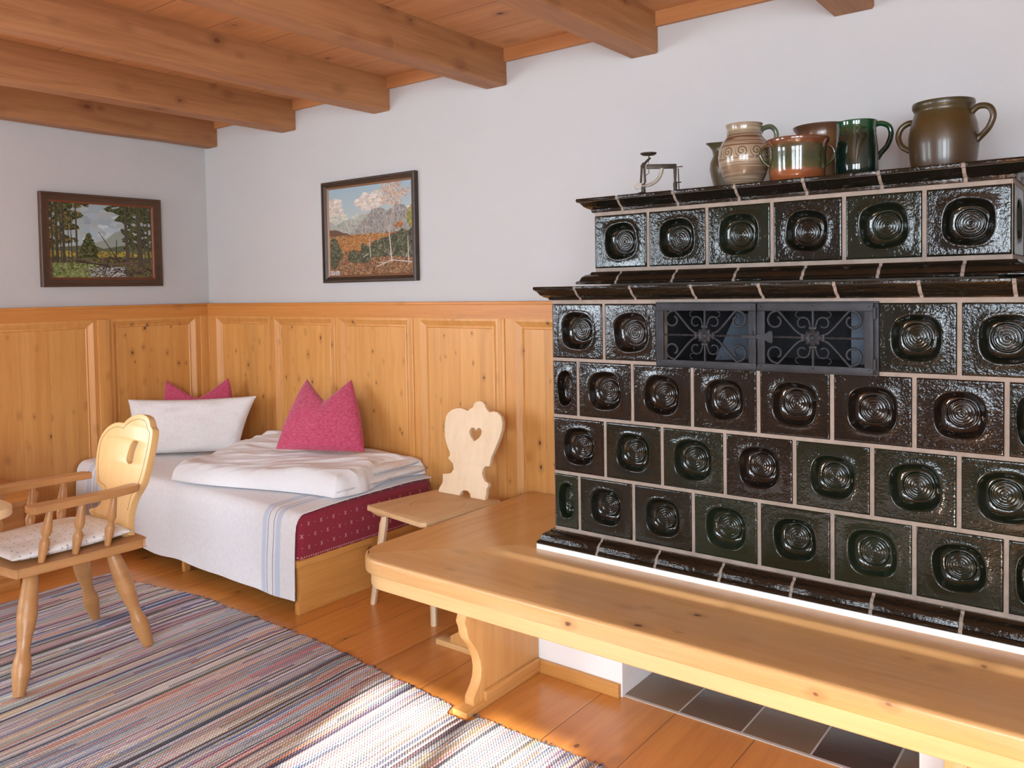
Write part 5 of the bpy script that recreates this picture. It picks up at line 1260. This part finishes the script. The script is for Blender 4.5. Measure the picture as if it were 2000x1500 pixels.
pot('stoneware_crock', 'large olive-brown two-handled stoneware crock standing alone on the right', 'crock', 4.470, -0.370,
    [(0.082, 0), (0.084, 0.005), (0.090, 0.04), (0.0945, 0.085), (0.0945, 0.112), (0.090, 0.142), (0.083, 0.166), (0.0785, 0.180), (0.0785, 0.188), (0.083, 0.194), (0.085, 0.203), (0.0835, 0.211)], CR,
    handles=[([(0.050, -0.058, 0.168), (0.064, -0.074, 0.184), (0.084, -0.092, 0.178), (0.092, -0.098, 0.152), (0.085, -0.088, 0.120), (0.072, -0.070, 0.098), (0.064, -0.064, 0.088)], 0.0092, 0.8), ([(-0.046, 0.062, 0.160), (-0.060, 0.080, 0.168), (-0.080, 0.094, 0.155), (-0.088, 0.098, 0.128), (-0.082, 0.088, 0.098), (-0.064, 0.072, 0.080)], 0.0092, 0.8)], rot=VX, sc=1.0)

# letter scale
sc_ = thing('letter_scale', 'small antique brass letter scale at the left end of the stove top', 'scale', (3.548, -0.47, TOPZ), VX); sc_.scale = (1.38, 1.38, 1.38)
def lp(name, build, mat, par=sc_):
    bm = bmesh.new(); build(bm); o = obj(name, bm, mat, None, smooth=40); o.parent = par; return o
def b_base(bm):
    lathe(bm, [(0, 0), (0.020, 0), (0.022, 0.004), (0.018, 0.008), (0.008, 0.012), (0.0, 0.013)], (-0.022, 0, 0), 20)
    box(bm, -0.048, -0.022, -0.006, 0.006, 0, 0.006, 0.002)
lp('base', b_base, M_BRONZE)
def b_col(bm):
    tube(bm, [(-0.020, 0, 0.010), (-0.020, 0, 0.030), (-0.021, 0, 0.034)], [0.006, 0.0045, 0.006], 10)
    for s in (-1, 1): tube(bm, [(-0.0265, 0.004 * s, 0.036), (-0.0235, 0.004 * s, 0.078)], 0.0025, 6); tube(bm, [(-0.0155, 0.004 * s, 0.036), (-0.0175, 0.004 * s, 0.084)], 0.0025, 6)
    tube(bm, [(-0.0235, 0, 0.076), (-0.0170, 0, 0.086)], 0.005, 8)
lp('column', b_col, M_BRONZE)
def b_arm(bm):
    tube(bm, [(-0.020, -0.003, 0.082), (-0.002, -0.003, 0.100)], 0.0032, 8); tube(bm, [(-0.006, 0.0, 0.100), (-0.005, 0, 0.062), (-0.013, 0, 0.055)], 0.0011, 6)
lp('pan_arm', b_arm, M_BRONZE)
def b_pan(bm):
    lathe(bm, [(0, 0.1065), (0.016, 0.1072), (0.0205, 0.110), (0.021, 0.1125), (0.016, 0.1098), (0, 0.1090)], (-0.006, 0, 0), 28); tube(bm, [(-0.004, 0, 0.098), (-0.006, 0, 0.109)], 0.0015, 6)
lp('pan', b_pan, M_BRONZE)
def b_beam(bm):
    box(bm, -0.012, 0.066, -0.003, 0.003, 0.0715, 0.0835, 0.001)
lp('beam', b_beam, M_BRONZE)
def b_post(bm):
    turned(bm, (0.0625, 0, 0.0), (0.0625, 0, 0.072), [(0, .005), (.08, .005), (.12, .0035), (.25, .0045), (.45, .0055), (.55, .003), (1, .0048)], 10)
    tube(bm, [(0.073, 0, 0.0), (0.0705, 0, 0.072)], 0.0016, 6); tube(bm, [(0.062, 0, 0.036), (0.078, 0, 0.036)], 0.0018, 6); tube(bm, [(0.064, 0, 0.075), (0.082, 0, 0.077)], 0.0014, 6)
lp('post', b_post, M_BRONZE)
def b_quad(bm):
    pts = [(-0.018 + 0.046 * math.sin(t), -0.005, 0.074 - 0.046 * math.cos(t)) for t in [math.radians(4 + 84 * k / 12) for k in range(13)]]
    tube(bm, pts, 0.0045, 8, flat=0.35, up=(0, 1, 0)); tube(bm, [(-0.028, -0.005, 0.0275), (-0.014, -0.005, 0.028)], 0.0035, 8)
lp('quadrant', b_quad, M_SCALEW)
def b_wt(bm):
    tube(bm, [(-0.0345, -0.009, 0.0275), (-0.0345, -0.001, 0.0275)], 0.0088, 18)
lp('weight', b_wt, M_SCALEW)
